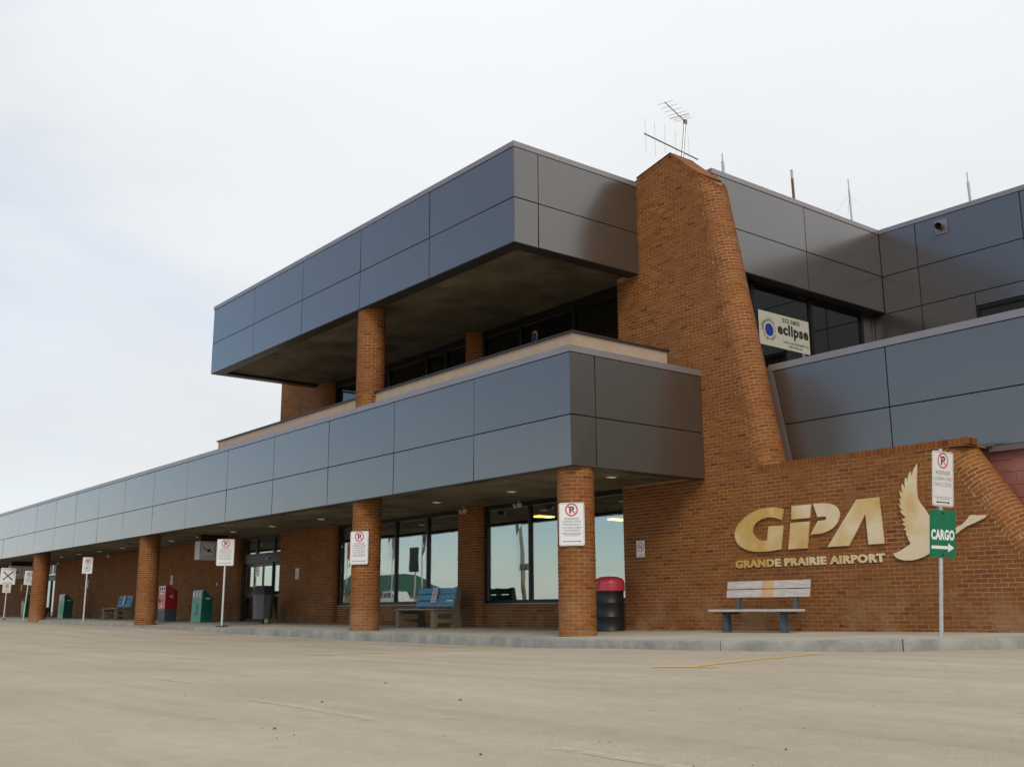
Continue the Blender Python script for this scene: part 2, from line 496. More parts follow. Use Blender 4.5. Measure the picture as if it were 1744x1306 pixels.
# ------------------------------------------------------------------ mesh helpers
class MB:
    def __init__(s):
        s.v, s.f, s.t, s.mi, s.mats = [], [], [], [], []

    def m(s, mat):
        if mat not in s.mats:
            s.mats.append(mat)
        return s.mats.index(mat)

    def add(s, verts, faces, tone=0.5, mat=None):
        n = len(s.v)
        s.v.extend([tuple(map(float, p)) for p in verts])
        k = s.m(mat) if mat else 0
        for f in faces:
            s.f.append(tuple(i + n for i in f))
            s.t.append(tone)
            s.mi.append(k)
        return s

    def box(s, x0, x1, y0, y1, z0, z1, tone=0.5, mat=None, M=None):
        v = [(x0, y0, z0), (x1, y0, z0), (x1, y1, z0), (x0, y1, z0), (x0, y0, z1), (x1, y0, z1), (x1, y1, z1), (x0, y1, z1)]
        if M is not None:
            v = [tuple(M @ Vector(p)) for p in v]
        return s.add(v, [(0, 3, 2, 1), (4, 5, 6, 7), (0, 1, 5, 4), (1, 2, 6, 5), (2, 3, 7, 6), (3, 0, 4, 7)], tone, mat)

    def cbox(s, x0, x1, y0, y1, z0, z1, c=0.01, tone=0.5, mat=None, M=None):
        """box with chamfered edges (all 12)"""
        bm = bmesh.new()
        bmesh.ops.create_cube(bm, size=1.0)
        for v in bm.verts:
            v.co = Vector(((x0 + x1) / 2 + v.co.x * (x1 - x0), (y0 + y1) / 2 + v.co.y * (y1 - y0), (z0 + z1) / 2 + v.co.z * (z1 - z0)))
        bmesh.ops.bevel(bm, geom=bm.edges[:], offset=c, segments=2, affect='EDGES', profile=0.5)
        bm.verts.ensure_lookup_table()
        vs = [v.co.copy() if M is None else M @ v.co for v in bm.verts]
        fs = [[v.index for v in f.verts] for f in bm.faces]
        bm.free()
        return s.add(vs, fs, tone, mat)

    def prism(s, poly, axis, a0, a1, tone=0.5, mat=None, M=None):
        """polygon extruded along axis 'x','y' or 'z'; poly in the remaining two coordinates"""
        n = len(poly)

        def P(p, a):
            q = {'x': (a, p[0], p[1]), 'y': (p[0], a, p[1]), 'z': (p[0], p[1], a)}[axis]
            return tuple(M @ Vector(q)) if M is not None else q
        v = [P(p, a0) for p in poly] + [P(p, a1) for p in poly]
        f = [tuple(range(n)), tuple(range(2 * n - 1, n - 1, -1))]
        f += [(i, i + n, (i + 1) % n + n, (i + 1) % n) for i in range(n)]
        return s.add(v, f, tone, mat)

    def tube(s, p0, p1, r0, r1=None, n=12, cap=True, tone=0.5, mat=None):
        r1 = r0 if r1 is None else r1
        p0, p1 = Vector(p0), Vector(p1)
        d = (p1 - p0).normalized()
        a = d.orthogonal().normalized()
        b = d.cross(a)
        v = []
        for p, r in ((p0, r0), (p1, r1)):
            for i in range(n):
                t = 2 * math.pi * i / n
                v.append(p + r * (math.cos(t) * a + math.sin(t) * b))
        f = [(i, (i + 1) % n, (i + 1) % n + n, i + n) for i in range(n)]
        if cap:
            f += [tuple(range(n - 1, -1, -1)), tuple(range(n, 2 * n))]
        return s.add(v, f, tone, mat)

    def lathe(s, prof, c=(0, 0, 0), n=28, tone=0.5, mat=None):
        v, f = [], []
        for r, z in prof:
            for i in range(n):
                t = 2 * math.pi * i / n
                v.append((c[0] + r * math.cos(t), c[1] + r * math.sin(t), c[2] + z))
        for k in range(len(prof) - 1):
            for i in range(n):
                f.append((k * n + i, k * n + (i + 1) % n, (k + 1) * n + (i + 1) % n, (k + 1) * n + i))
        f.append(tuple(range(n - 1, -1, -1)))
        f.append(tuple((len(prof) - 1) * n + i for i in range(n)))
        return s.add(v, f, tone, mat)

    def build(s, name, mat=None, parent=None, smooth=False, fix=True):
        me = bpy.data.meshes.new(name)
        me.from_pydata(s.v, [], s.f)
        ml = s.mats if s.mats else [mat]
        for x in ml:
            me.materials.append(MATS[x])
        if len(ml) > 1:
            me.polygons.foreach_set('material_index', s.mi)
        a = me.attributes.new('tone', 'FLOAT', 'FACE')
        a.data.foreach_set('value', s.t)
        if smooth:
            me.polygons.foreach_set('use_smooth', [True] * len(me.polygons))
        if fix:
            bm = bmesh.new()
            bm.from_mesh(me)
            bmesh.ops.recalc_face_normals(bm, faces=bm.faces)
            bm.to_mesh(me)
            bm.free()
        if smooth:
            try:
                me.set_sharp_from_angle(angle=R(40))
            except Exception:
                pass
        me.update()
        return link(name, me, parent)


def link(name, data, parent=None):
    o = bpy.data.objects.new(name, data)
    COL.objects.link(o)
    if parent is not None:
        o.parent = parent
        if getattr(parent, 'get', None) and parent.get('_world'):
            o.matrix_parent_inverse = Matrix.Translation(Vector(parent['_world'])).inverted()
            # children of a world-built thing are modelled in world coordinates
    return o


def tag(o, label=None, cat=None, group=None, kind=None):
    if label:
        o['label'] = label
    if cat:
        o['category'] = cat
    if group:
        o['group'] = group
    if kind:
        o['kind'] = kind
    return o


def thing(name, label, cat, loc=(0, 0, 0), rotz=0.0, group=None):
    o = bpy.data.objects.new(name, None)
    COL.objects.link(o)
    o.empty_display_size = 0.3
    o.location = loc
    o.rotation_euler = (0, 0, rotz)
    return tag(o, label, cat, group)


def copy_tree(o, parent=None):
    c = o.copy()
    COL.objects.link(c)
    if parent is not None:
        c.parent = parent
    for ch in list(o.children):
        copy_tree(ch, c)
    return c


_dg = None


def text_polys(body, size, bold=0.0, spacing=1.0):
    """text in the XZ plane: list of (verts2d, faces), width"""
    cu = bpy.data.curves.new('t', 'FONT')
    cu.body = body
    cu.size = size
    cu.offset = bold
    cu.space_character = spacing
    cu.resolution_u = 3
    o = bpy.data.objects.new('t', cu)
    COL.objects.link(o)
    dg = bpy.context.evaluated_depsgraph_get()
    ev = o.evaluated_get(dg)
    me = bpy.data.meshes.new_from_object(ev)
    vs = [(v.co.x, v.co.y) for v in me.vertices]
    fs = [tuple(p.vertices) for p in me.polygons]
    bpy.data.meshes.remove(me)
    bpy.data.objects.remove(o)
    bpy.data.curves.remove(cu)
    return vs, fs


def text_into(mb, body, cx, z, width, height, y, mat, bold=0.0, spacing=1.0, M=None):
    """flat print fitted in width x height, centred on cx, baseline z, lying at local y"""
    vs, fs = text_polys(body, 1.0, bold, spacing)
    if not vs:
        return
    xs = [v[0] for v in vs]
    zs = [v[1] for v in vs]
    x0, x1 = min(xs), max(xs)
    z0, z1 = min(zs), max(zs)
    sx, sz = width / (x1 - x0), height / max(1e-6, (z1 - z0))
    P = [(cx + (a - (x0 + x1) / 2) * sx, y, z + (b_ - z0) * sz) for a, b_ in vs]
    if M is not None:
        P = [tuple(M @ Vector(p)) for p in P]
    mb.add(P, fs, 0.5, mat)


def rrect(w, h, r, n=5, cx=0, cz=0):
    pts = []
    for qx, qz, a0 in ((w / 2 - r, h / 2 - r, 0), (-w / 2 + r, h / 2 - r, 90), (-w / 2 + r, -h / 2 + r, 180), (w / 2 - r, -h / 2 + r, 270)):
        for i in range(n + 1):
            t = R(a0 + 90 * i / n)
            pts.append((cx + qx + r * math.cos(t), cz + qz + r * math.sin(t)))
    return pts


def ring(mb, cx, cz, r0, r1, y, mat, n=28, sx=1.0):
    v, f = [], []
    for i in range(n):
        t = 2 * math.pi * i / n
        v.append((cx + sx * r0 * math.cos(t), y, cz + r0 * math.sin(t)))
        v.append((cx + sx * r1 * math.cos(t), y, cz + r1 * math.sin(t)))
    for i in range(n):
        j = (i + 1) % n
        f.append((2 * i, 2 * j, 2 * j + 1, 2 * i + 1))
    mb.add(v, f, 0.5, mat)


def flatpoly(mb, pts, y, mat):
    mb.add([(p[0], y, p[1]) for p in pts], [tuple(range(len(pts)))], 0.5, mat)


def bar(mb, x0, z0, x1, z1, w, y, mat):
    d = Vector((x1 - x0, z1 - z0)).normalized()
    n = Vector((-d.y, d.x)) * w / 2
    flatpoly(mb, [(x0 + n.x, z0 + n.y), (x1 + n.x, z1 + n.y), (x1 - n.x, z1 - n.y), (x0 - n.x, z0 - n.y)], y, mat)


def arrow(mb, x0, x1, z, w, y, mat, both=True):
    h = w * 2.6
    hw = w * 1.5
    a, c = (x0 + h if both else x0), x1 - h
    bar(mb, a, z, c, z, w, y, mat)
    flatpoly(mb, [(c, z - hw), (x1, z), (c, z + hw)], y, mat)
    if both:
        flatpoly(mb, [(a, z + hw), (x0, z), (a, z - hw)], y, mat)


def noparking(mb, cx, cz, r, y, red='print_red'):
    text_into(mb, 'P', cx + r * 0.04, cz - r * 0.52, r * 0.78, r * 1.04, y - 0.0006, 'print_black', 0.03)
    ring(mb, cx, cz, r * 0.80, r, y - 0.0012, red)
    k = r * 0.88 * 0.7071
    bar(mb, cx - k, cz + k, cx + k, cz - k, r * 0.17, y - 0.0018, red)


# ------------------------------------------------------------------ ground levels
def interp(x, tab):
    xs = [t[0] for t in tab]
    ys = [t[1] for t in tab]
    return float(np.interp(x, xs, ys))


def sw(x, y):
    z = 0.16 + (max(0, -16 - x) * 0.0052 if x < -16 else (x + 16) * 0.007) - 0.015 * max(0, 15.42 - y)
    return z - math.exp(-((x + 33) / 4.0) ** 2) * 0.09 * min(1.3, max(0, (15.0 - y) / 3.5))


RD = [(-400, 0.28), (-70, 0.27), (-60, 0.25), (-50, 0.20), (-45, 0.16), (-38, 0.115), (-33, 0.095), (-29.3, 0.06), (-26.6, 0.0), (-24, -0.02), (-20, -0.05), (-16, -0.065), (-14, -0.05), (-12, -0.005), (-10, 0.008), (-8, 0.018), (-6.8, 0.06), (0, 0.07), (400, 0.07)]


def road_z(x, y):
    w = min(1, max(0, (y - 2) / 9.0))
    w = w * w * (3 - 2 * w)
    r = min(1, max(0, (-6 - y) / 16.0))
    return interp(x, RD) * w + 0.85 * r * r * (3 - 2 * r)


KERB = [(-90, 12.5), (-54.5, 12.42), (-45, 12.38), (-38.7, 12.1), (-35, 11.98), (-31, 11.9), (-28, 11.84), (-25.5, 11.80), (-23, 11.78), (-20.4, 11.76), (-18, 11.76), (-16, 11.74), (-14.3, 11.60), (-13.2, 11.42), (-12.15, 11.31), (-11.2, 11.30), (-10.15, 11.42), (-9.35, 11.66), (-8.65, 11.99), (-8.04, 12.36), (-7.45, 12.75), (-7.05, 13.2), (-6.8, 13.7), (-6.65, 14.4), (-6.6, 15.2), (-6.6, 16.3)]

# road / ground: one sheet out to the horizon
xs = sorted(set([-1500, -700, -400, -250, -150, -110] + list(np.arange(-90, -22, 1.0)) + list(np.arange(-22, 8.1, 0.25)) + [12, 20, 40, 80, 150, 300, 700, 1500]))
ys = sorted(set([-1500, -700, -300, -150, -70, -30, -24, -20, -16, -12, -9, -6, -3, 0] + list(np.arange(0.5, 18.1, 0.25)) + [25, 40, 80, 200, 700, 1500]))
v = [(x, y, road_z(x, y) if y < 16.5 else -0.1) for y in ys for x in xs]
nx = len(xs)
f = [(j * nx + i, j * nx + i + 1, (j + 1) * nx + i + 1, (j + 1) * nx + i) for j in range(len(ys) - 1) for i in range(nx - 1)]
o = MB().add(v, f).build('road', 'road', smooth=True, fix=False)
tag(o, kind='structure')

# resample the kerb line evenly
kp = np.array(KERB)
seg = np.r_[0, np.cumsum(np.hypot(*(kp[1:] - kp[:-1]).T))]
ss = np.arange(0, seg[-1], 0.3)
kx, ky = np.interp(ss, seg, kp[:, 0]), np.interp(ss, seg, kp[:, 1])
for _ in range(3):
    kx[1:-1] = (kx[:-2] + 2 * kx[1:-1] + kx[2:]) / 4
    ky[1:-1] = (ky[:-2] + 2 * ky[1:-1] + ky[2:]) / 4
tx, ty = np.gradient(kx), np.gradient(ky)
tl = np.hypot(tx, ty)
nxn, nyn = -ty / tl, tx / tl          # towards the pavement
KW = 0.16
v, f = [], []
rows = 9
for i in range(len(kx)):
    ax, ay = kx[i] + nxn[i] * KW, ky[i] + nyn[i] * KW
    bx, by = (kx[i], 16.0) if kx[i] < -8.0 else (-8.0 - (ky[i] - 12.3) * 0.25, 16.0)
    for k in range(rows):
        t = k / (rows - 1)
        x, y = ax + (bx - ax) * t, ay + (by - ay) * t
        v.append((x, y, sw(x, y)))
for i in range(len(kx) - 1):
    for k in range(rows - 1):
        f.append((i * rows + k, (i + 1) * rows + k, (i + 1) * rows + k + 1, i * rows + k + 1))
tag(MB().add(v, f).build('sidewalk', 'sidewalk', smooth=True, fix=False), kind='structure')

kerb_root = bpy.data.objects.new('kerb', None)
COL.objects.link(kerb_root)
tag(kerb_root, kind='structure')
i = 0
joint_len = [9, 8, 10, 9, 7]
ji = 0
while i < len(kx) - 1:
    step = joint_len[ji % 5]
    ji += 1
    j = min(i + step, len(kx) - 1)
    prof = lambda q: [(0.0, -0.12), (0.006, 0.72), (0.02, 0.93), (0.045, 1.0), (KW - 0.006, 1.0)]
    v, f = [], []
    pts = []
    for q in range(i, j + 1):
        off = 0.006 if q == i else (-0.006 if q == j else 0)
        px, py = kx[q] + tx[q] / tl[q] * off, ky[q] + ty[q] / tl[q] * off
        zt = sw(kx[q], ky[q])
        zb = road_z(kx[q], ky[q])
        h = max(0.012, zt - zb)
        pts.append([(px + nxn[q] * a, py + nyn[q] * a, (zb - 0.06) if hh < 0 else zb + h * hh + 0.002) for a, hh in prof(q)] + [(px + nxn[q] * (KW - 0.006), py + nyn[q] * (KW - 0.006), zb - 0.06)])
    n = len(pts[0])
    for row in pts:
        v += row
    for a in range(len(pts) - 1):
        for k in range(n - 1):
            f.append((a * n + k, (a + 1) * n + k, (a + 1) * n + k + 1, a * n + k + 1))
    f.append(tuple(range(n)))
    f.append(tuple((len(pts) - 1) * n + k for k in range(n - 1, -1, -1)))
    o = MB().add(v, f).build('kerb_section', 'kerb_clean' if kx[i] > -7.05 else 'kerb', kerb_root, smooth=True)
    i = j


# painted lines on the road
def line_mark(pts, w, mat, dz=0.004):
    for (a, b_) in zip(pts[:-1], pts[1:]):
        a, b_ = Vector(a), Vector(b_)
        n = max(2, int((b_ - a).length / 0.25))
        d = (b_ - a).normalized()
        q = Vector((-d.y, d.x)) * w / 2
        mb = MB()
        vv, ff = [], []
        for i in range(n + 1):
            p = a.lerp(b_, i / n)
            for s in (-1, 1):
                jx = random.uniform(-0.006, 0.006)
                x, y = p.x + q.x * s + jx, p.y + q.y * s + jx
                vv.append((x, y, road_z(x, y) + dz))
        ff = [(2 * i, 2 * i + 2, 2 * i + 3, 2 * i + 1) for i in range(n)]
        o = mb.add(vv, ff).build('road_marking', mat, fix=False)
        tag(o, kind='structure')


def RP(x, y, z=0.01):
    """ground point seen at a photograph pixel, used once to set out the worn markings"""
    d = rt * ((x - 872) / FPX) - up * ((y - 653) / FPX) + fwd
    for _ in range(30):
        t = (z - CAM_Z) / d.z
        z = 0.7 * z + 0.3 * road_z(d.x * t, d.y * t)
    return (d.x * t, d.y * t)


line_mark([(-6.93, 7.55), (-8.30, 11.4)], 0.13, 'line_yellow')
line_mark([(-7.22, 7.36), (-6.62, 7.60)], 0.12, 'line_yellow', 0.006)
line_mark([(-13.2, 7.10), (-14.2, 11.0)], 0.10, 'line_yellow')
line_mark([(-13.5, 7.02), (-12.9, 7.18)], 0.09, 'line_yellow', 0.008)
line_mark([(-6.62, 3.06), (-5.80, 3.03), (-4.95, 2.97)], 0.075, 'line_white')
line_mark([(-3.45, 2.95), (-2.55, 2.93)], 0.075, 'line_white')
line_mark([(-9.4, 3.45), (-8.2, 3.37)], 0.075, 'line_white')

# ------------------------------------------------------------------ bricks
BL, BH, BJ = 0.2033, 0.0677, 0.0100      # pitch along, pitch up, joint
BR = []                                   # (score, part key, verts, faces, tone, flat size)


def brick_score(c, nrm, area):
    x, y, d = project(c)
    if d <= 0 or not (0 < x < 1744 and 0 < y < 1306):
        return 0
    v = Vector((0, 0, CAM_Z)) - Vector(c)
    cs = v.normalized().dot(Vector(nrm))
    return area * max(0, cs) / d ** 2


def btone():
    t = random.gauss(0.52, 0.15)
    if random.random() < 0.06:
        t -= 0.35
    return min(1, max(0, t))


def flat_bricks(part, Y, z0, z1, spans, zbase=0.12, off=0.0):
    """running bond on a wall facing -Y; spans(z) gives the x intervals of that course"""
    k0 = int(math.floor((z0 - zbase) / BH))
    k1 = int(math.ceil((z1 - zbase) / BH))
    for k in range(k0, k1):
        za = zbase + k * BH + BJ / 2
        zb = za + BH - BJ
        za2, zb2 = max(za, z0), min(zb, z1)
        if zb2 - za2 < 0.012:
            continue
        for (xa, xb) in spans((za + zb) / 2):
            ph = off + (0.5 * BL if k % 2 else 0.0)
            i0 = int(math.floor((xa - ph) / BL))
            i1 = int(math.ceil((xb - ph) / BL))
            for i in range(i0, i1):
                p, q = max(xa, ph + i * BL + BJ / 2), min(xb, ph + (i + 1) * BL - BJ / 2)
                if q - p < 0.02:
                    continue
                jy = random.gauss(0, 0.0016)
                full = (q - p) > BL - BJ - 1e-4 and zb2 - za2 > BH - BJ - 1e-4
                c = ((p + q) / 2, Y, (za2 + zb2) / 2)
                BR.append((brick_score(c, (0, -1, 0), (q - p) * (zb2 - za2)), part, ('flat', p, q, Y + jy, za2, zb2), btone(), full))


def flat_brick_geo(p, q, y, za, zb):
    e = 0.003
    v = [(p, y + 0.03, za), (q, y + 0.03, za), (q, y + 0.03, zb), (p, y + 0.03, zb), (p + e, y, za + e), (q - e, y, za + e), (q - e, y, zb - e), (p + e, y, zb - e)]
    return v, [(4, 5, 6, 7), (0, 1, 5, 4), (1, 2, 6, 5), (2, 3, 7, 6), (3, 0, 4, 7)]


def profile_bricks(part, prof, frame, u0, u1, closed=False, zclamp=None, zmin=None, count=None, phase=0.0):
    """prof: list of 2-D points; frame: (origin, e1, e2, e3) with e3 the course direction"""
    O, E1, E2, E3 = [Vector(a) for a in frame]
    P = np.array(prof, float)
    if closed:
        P = np.vstack([P, P[:1]])
    L = np.r_[0, np.cumsum(np.hypot(*(P[1:] - P[:-1]).T))]
    tot = L[-1]
    nb = count or max(1, round(tot / BL))
    pitch = tot / nb if closed else BL

    def at(s):
        s = s % tot if closed else min(max(s, 0), tot)
        a, b_ = np.interp(s, L, P[:, 0]), np.interp(s, L, P[:, 1])
        e = 0.01
        s0, s1 = (s - e, s + e)
        if closed:
            s0, s1 = s0 % tot, s1 % tot
        t = np.array([np.interp(min(max(s1, 0), tot), L, P[:, 0]) - np.interp(min(max(s0, 0), tot), L, P[:, 0]), np.interp(min(max(s1, 0), tot), L, P[:, 1]) - np.interp(min(max(s0, 0), tot), L, P[:, 1])])
        t /= max(1e-9, np.hypot(*t))
        return (a, b_), (t[1], -t[0])
    nc = int(round((u1 - u0) / BH))
    for k in range(nc):
        ua, ub = u0 + k * BH + BJ / 2, u0 + (k + 1) * BH - BJ / 2
        ph = phase + (0.5 * pitch if k % 2 else 0)
        rangei = range(nb) if closed else range(-1, int(tot / pitch) + 1)
        for i in rangei:
            sa, sb = ph + i * pitch + BJ / 2, ph + (i + 1) * pitch - BJ / 2
            if not closed:
                sa, sb = max(sa, 0.0), min(sb, tot)
                if sb - sa < 0.02:
                    continue
            n = 4
            V = []
            j = random.gauss(0, 0.0016)
            for dpt, grow in ((-0.03, 0.0), (j, 0.003)):
                for u in (ua + grow, ub - grow):
                    for q in range(n):
                        s = sa + grow + (sb - sa - 2 * grow) * q / (n - 1)
                        (a, b_), (na, nb_) = at(s)
                        p = O + E1 * (a + na * dpt) + E2 * (b_ + nb_ * dpt) + E3 * u
                        V.append(p)
            if zclamp is not None:
                if min(p.z for p in V) > zclamp(V[0].x) - 0.008:
                    continue
                for p in V:
                    p.z = min(p.z, zclamp(p.x))
            if zmin is not None:
                if max(p.z for p in V) < zmin:
                    continue
            o_ = 2 * n
            F = []
            for q in range(n - 1):
                F.append((o_ + q, o_ + q + 1, o_ + n + q + 1, o_ + n + q))
                F.append((q, q + 1, o_ + q + 1, o_ + q))
                F.append((n + q + 1, n + q, o_ + n + q, o_ + n + q + 1))
            F.append((0, o_, o_ + n, n))
            F.append((n - 1, 2 * n - 1, o_ + 2 * n - 1, o_ + n - 1))
            c = (V[o_ + 1] + V[o_ + n + 2]) / 2
            (a, b_), (na, nb_) = at((sa + sb) / 2)
            nrm = E1 * na + E2 * nb_
            BR.append((brick_score(c, nrm, (sb - sa) * (ub - ua)), part, ('mesh', [tuple(p) for p in V], F), btone(), False))


# ------------------------------------------------------------------ the terminal building
BASE = Vector((-20.0, 15.42, 0.16))
bld = thing('terminal_building', 'brown brick airport terminal with dark metal fascia bands and a slanted brick tower', 'building', BASE)
bld['_world'] = tuple(BASE)


def bpart(mb, name, mat=None, parent=None, smooth=False, label=None, fix=True):
    """a part (child of the building) or sub-part, modelled in world coordinates"""
    o = mb.build(name, mat, None, smooth, fix)
    if parent is None:
        o.parent = bld
        o.matrix_parent_inverse = Matrix.Translation(-BASE)
    else:
        o.parent = parent
    if label:
        o['label'] = label
    return o


WY = 15.42
MY = WY + 0.006           # mortar plane
WCOL = 0.33               # column radius


def noseT(z):             # flat / bullnose boundary of the tower
    return -12.318 - 0.18684 * (z - 3.147)


def noseG(z):             # the same of the logo wall
    return -8.434 - 0.6587 * (z - 2.603)


def towertop(x):
    if x < -14.11:
        return 9.92 + (x + 14.11) * 0.22
    return 9.92 - (x + 14.11) * 0.93


COPZ = 3.03
tower = MB()
polyT = [(-15.82, 3.0), (noseT(3.0), 3.0), (noseT(9.3), 9.3), (-14.11, 9.905), (-15.82, 9.53)]
tower.prism(polyT, 'y', MY, WY + 0.70)
NR = 0.35
A_T = Vector((-0.18684, 0, 1)).normalized()
E1_T = Vector((A_T.z, 0, -A_T.x))
arc = [(NR * math.sin(t), -NR * math.cos(t)) for t in np.linspace(0, math.pi, 25)]


def nose_core(mb, p0, axis, e1, length, r, zc):
    v, f = [], []
    n, m_ = 20, max(2, int(length / 0.12))
    for k in range(m_ + 1):
        for i in range(n + 1):
            t = math.pi * i / n
            p = p0 + axis * (length * k / m_) + e1 * (r * math.sin(t)) + Vector((0, -r * math.cos(t), 0))
            v.append((p.x, p.y, min(p.z, zc(p.x))))
    w_ = n + 1
    f = [(k * w_ + i, k * w_ + i + 1, (k + 1) * w_ + i + 1, (k + 1) * w_ + i) for k in range(m_) for i in range(n)]
    f += [tuple(range(w_)), tuple(range((m_ + 1) * w_ - 1, m_ * w_ - 1, -1))]
    mb.add(v, f)


pT = Vector((noseT(3.13), WY + NR, 3.13))
nose_core(tower, pT - A_T * 0.1, A_T, E1_T, 6.75, NR - 0.006, lambda x: towertop(x) - 0.055)
tower_o = bpart(tower, 'brick_tower', 'mortar')

A_G = Vector((0.6587, 0, -1)).normalized()
E1_G = Vector((-A_G.z, 0, A_G.x))
lw = MB()
lw.prism([(-15.82, -0.1), (noseG(-0.1), -0.1), (noseG(3.02), 3.02), (-15.82, 3.02)], 'y', MY, WY + 0.70)
lw.box(-12.6, -8.27, WY - 0.004, WY + 0.70, 3.021, 3.034)
pG = Vector((noseG(3.4), WY + NR, 3.4))
nose_core(lw, pG, A_G, E1_G, 5.0, NR - 0.006, lambda x: 3.018)
logo_wall = bpart(lw, 'logo_wall', 'mortar')

# ground-floor wall with rounded piers and set-back sill walls
SY = 15.60
gw = MB()
PIER = [(-21.85, -20.86), (-31.75, -28.12), (-57.0, -34.95), (-80.0, -60.0)]
JR = 0.16
for a, b_ in PIER:
    pl = [(a, WY + JR)] + [(a + JR - JR * math.cos(t), WY + JR - JR * math.sin(t)) for t in np.linspace(0, math.pi / 2, 6)][1:] + [(b_ - JR + JR * math.sin(t), WY + JR - JR * math.cos(t)) for t in np.linspace(0, math.pi / 2, 6)] + [(b_, 15.95), (a, 15.95)]
    c = np.array(pl)
    pl = [(x + (0.009 if x < (a + b_) / 2 else -0.009), y + 0.009) for x, y in pl]
    gw.prism(pl, 'z', -0.1, 3.2)
gw.box(-20.86, -15.82, SY + 0.009, SY + 0.25, -0.1, 0.70)
gw.box(-28.12, -21.85, SY + 0.009, SY + 0.25, -0.1, 0.70)
ground_wall = bpart(gw, 'ground_floor_wall', 'mortar')
uw = MB()
UWY = 15.74
uw.box(-31.95, -29.2, MY, WY + 0.5, 5.0, 9.4)
upn = [(NR * math.sin(t), -NR * math.cos(t)) for t in np.linspace(0, math.pi, 17)]
nb_ = MB().prism([(-29.2 + (NR - .009) * math.sin(t), WY + NR - (NR - .009) * math.cos(t)) for t in np.linspace(0, math.pi, 13)], 'z', 5.0, 7.62)
upper_wall = bpart(uw, 'upper_floor_wall', 'mortar')
bpart(nb_, 'wall_end', 'mortar', upper_wall)
bpart(MB().lathe([(0.291, 5.0), (0.291, 7.62)], (-21.45, UWY + 0.05, 0), 24), 'half_column', 'mortar', upper_wall)
bpart(MB().box(-31.98, -31.955, WY - 0.02, WY + 0.5, 5.0, 9.4), 'edge_trim', 'cap_metal', upper_wall)

# bricks of those walls
flat_bricks('logo_wall', WY, 0.02, 3.025, lambda z: [(-15.82, noseG(z) - 0.006)])


def tspan(z):
    l = -15.82
    if z < 5.12:
        l = -13.56
    elif 7.5 < z < 9.62:
        l = -15.14
    r = noseT(z) - 0.003
    if z > 9.25:
        r = min(r, -14.11 + (9.89 - z) / 0.93)
    if z > 9.6:
        l = max(l, -14.11 - (9.89 - z) / 0.22)
    return [(l, r)] if r > l + 0.05 else []


flat_bricks('brick_tower', WY, 3.03, 9.85, tspan)
profile_bricks('brick_tower', arc, (pT, E1_T, (0, 1, 0), A_T), 0.0, 6.7, zclamp=lambda x: towertop(x))
profile_bricks('logo_wall', arc, (pG, E1_G, (0, 1, 0), A_G), 0.0, 4.6, zclamp=lambda x: 3.022, zmin=0.02)
for a, b_ in PIER:
    a2 = max(a, -70.0)
    prof = [(a2, 15.9), (a2, WY + JR)] + [(a2 + JR - JR * math.cos(t), WY + JR - JR * math.sin(t)) for t in np.linspace(0, math.pi / 2, 6)][1:] + [(b_ - JR + JR * math.sin(t), WY + JR - JR * math.cos(t)) for t in np.linspace(0, math.pi / 2, 6)] + [(b_, 15.9)]
    profile_bricks('ground_floor_wall', prof, ((0, 0, 0.05), (1, 0, 0), (0, 1, 0), (0, 0, 1)), 0.0, 3.05)
flat_bricks('ground_floor_wall', SY, 0.02, 0.70, lambda z: [(-20.87, -15.82), (-28.13, -21.84)])
flat_bricks('upper_floor_wall', WY, 5.5, 8.6, lambda z: [(-31.95, -29.2)])
profile_bricks('upper_floor_wall', upn, ((-29.2, WY + NR, 5.45), (1, 0, 0), (0, 1, 0), (0, 0, 1)), 0.0, 2.17)
circ = lambda r, n=40: [(r * math.cos(t), r * math.sin(t)) for t in np.linspace(0, 2 * math.pi, n, endpoint=False)]
profile_bricks('upper_floor_wall', circ(0.30), ((-21.45, UWY + 0.05, 5.45), (1, 0, 0), (0, 1, 0), (0, 0, 1)), 0.0, 2.17, closed=True, count=9)

# columns
PARTS = {'logo_wall': logo_wall, 'brick_tower': tower_o, 'ground_floor_wall': ground_wall, 'upper_floor_wall': upper_wall}
for i, (cx, z0, z1) in enumerate(((-13.90, 0.0, 3.05), (-21.07, 0.0, 3.05), (-35.05, 0.0, 3.08), (-47.95, 0.0, 3.08), (-61.0, 0.0, 3.08), (-21.07, 4.98, 7.62))):
    mb = MB().lathe([(WCOL - 0.009, z0 - 0.05), (WCOL - 0.009, z1)], (cx, 12.40, 0), 40)
    key = 'brick_column%d' % i
    PARTS[key] = bpart(mb, 'brick_column', 'mortar', smooth=True)
    profile_bricks(key, circ(WCOL), ((cx, 12.40, z0 + (0.02 if z0 < 1 else 0)), (1, 0, 0), (0, 1, 0), (0, 0, 1)), 0.0, z1 - z0, closed=True, count=10, phase=0.05 * i)

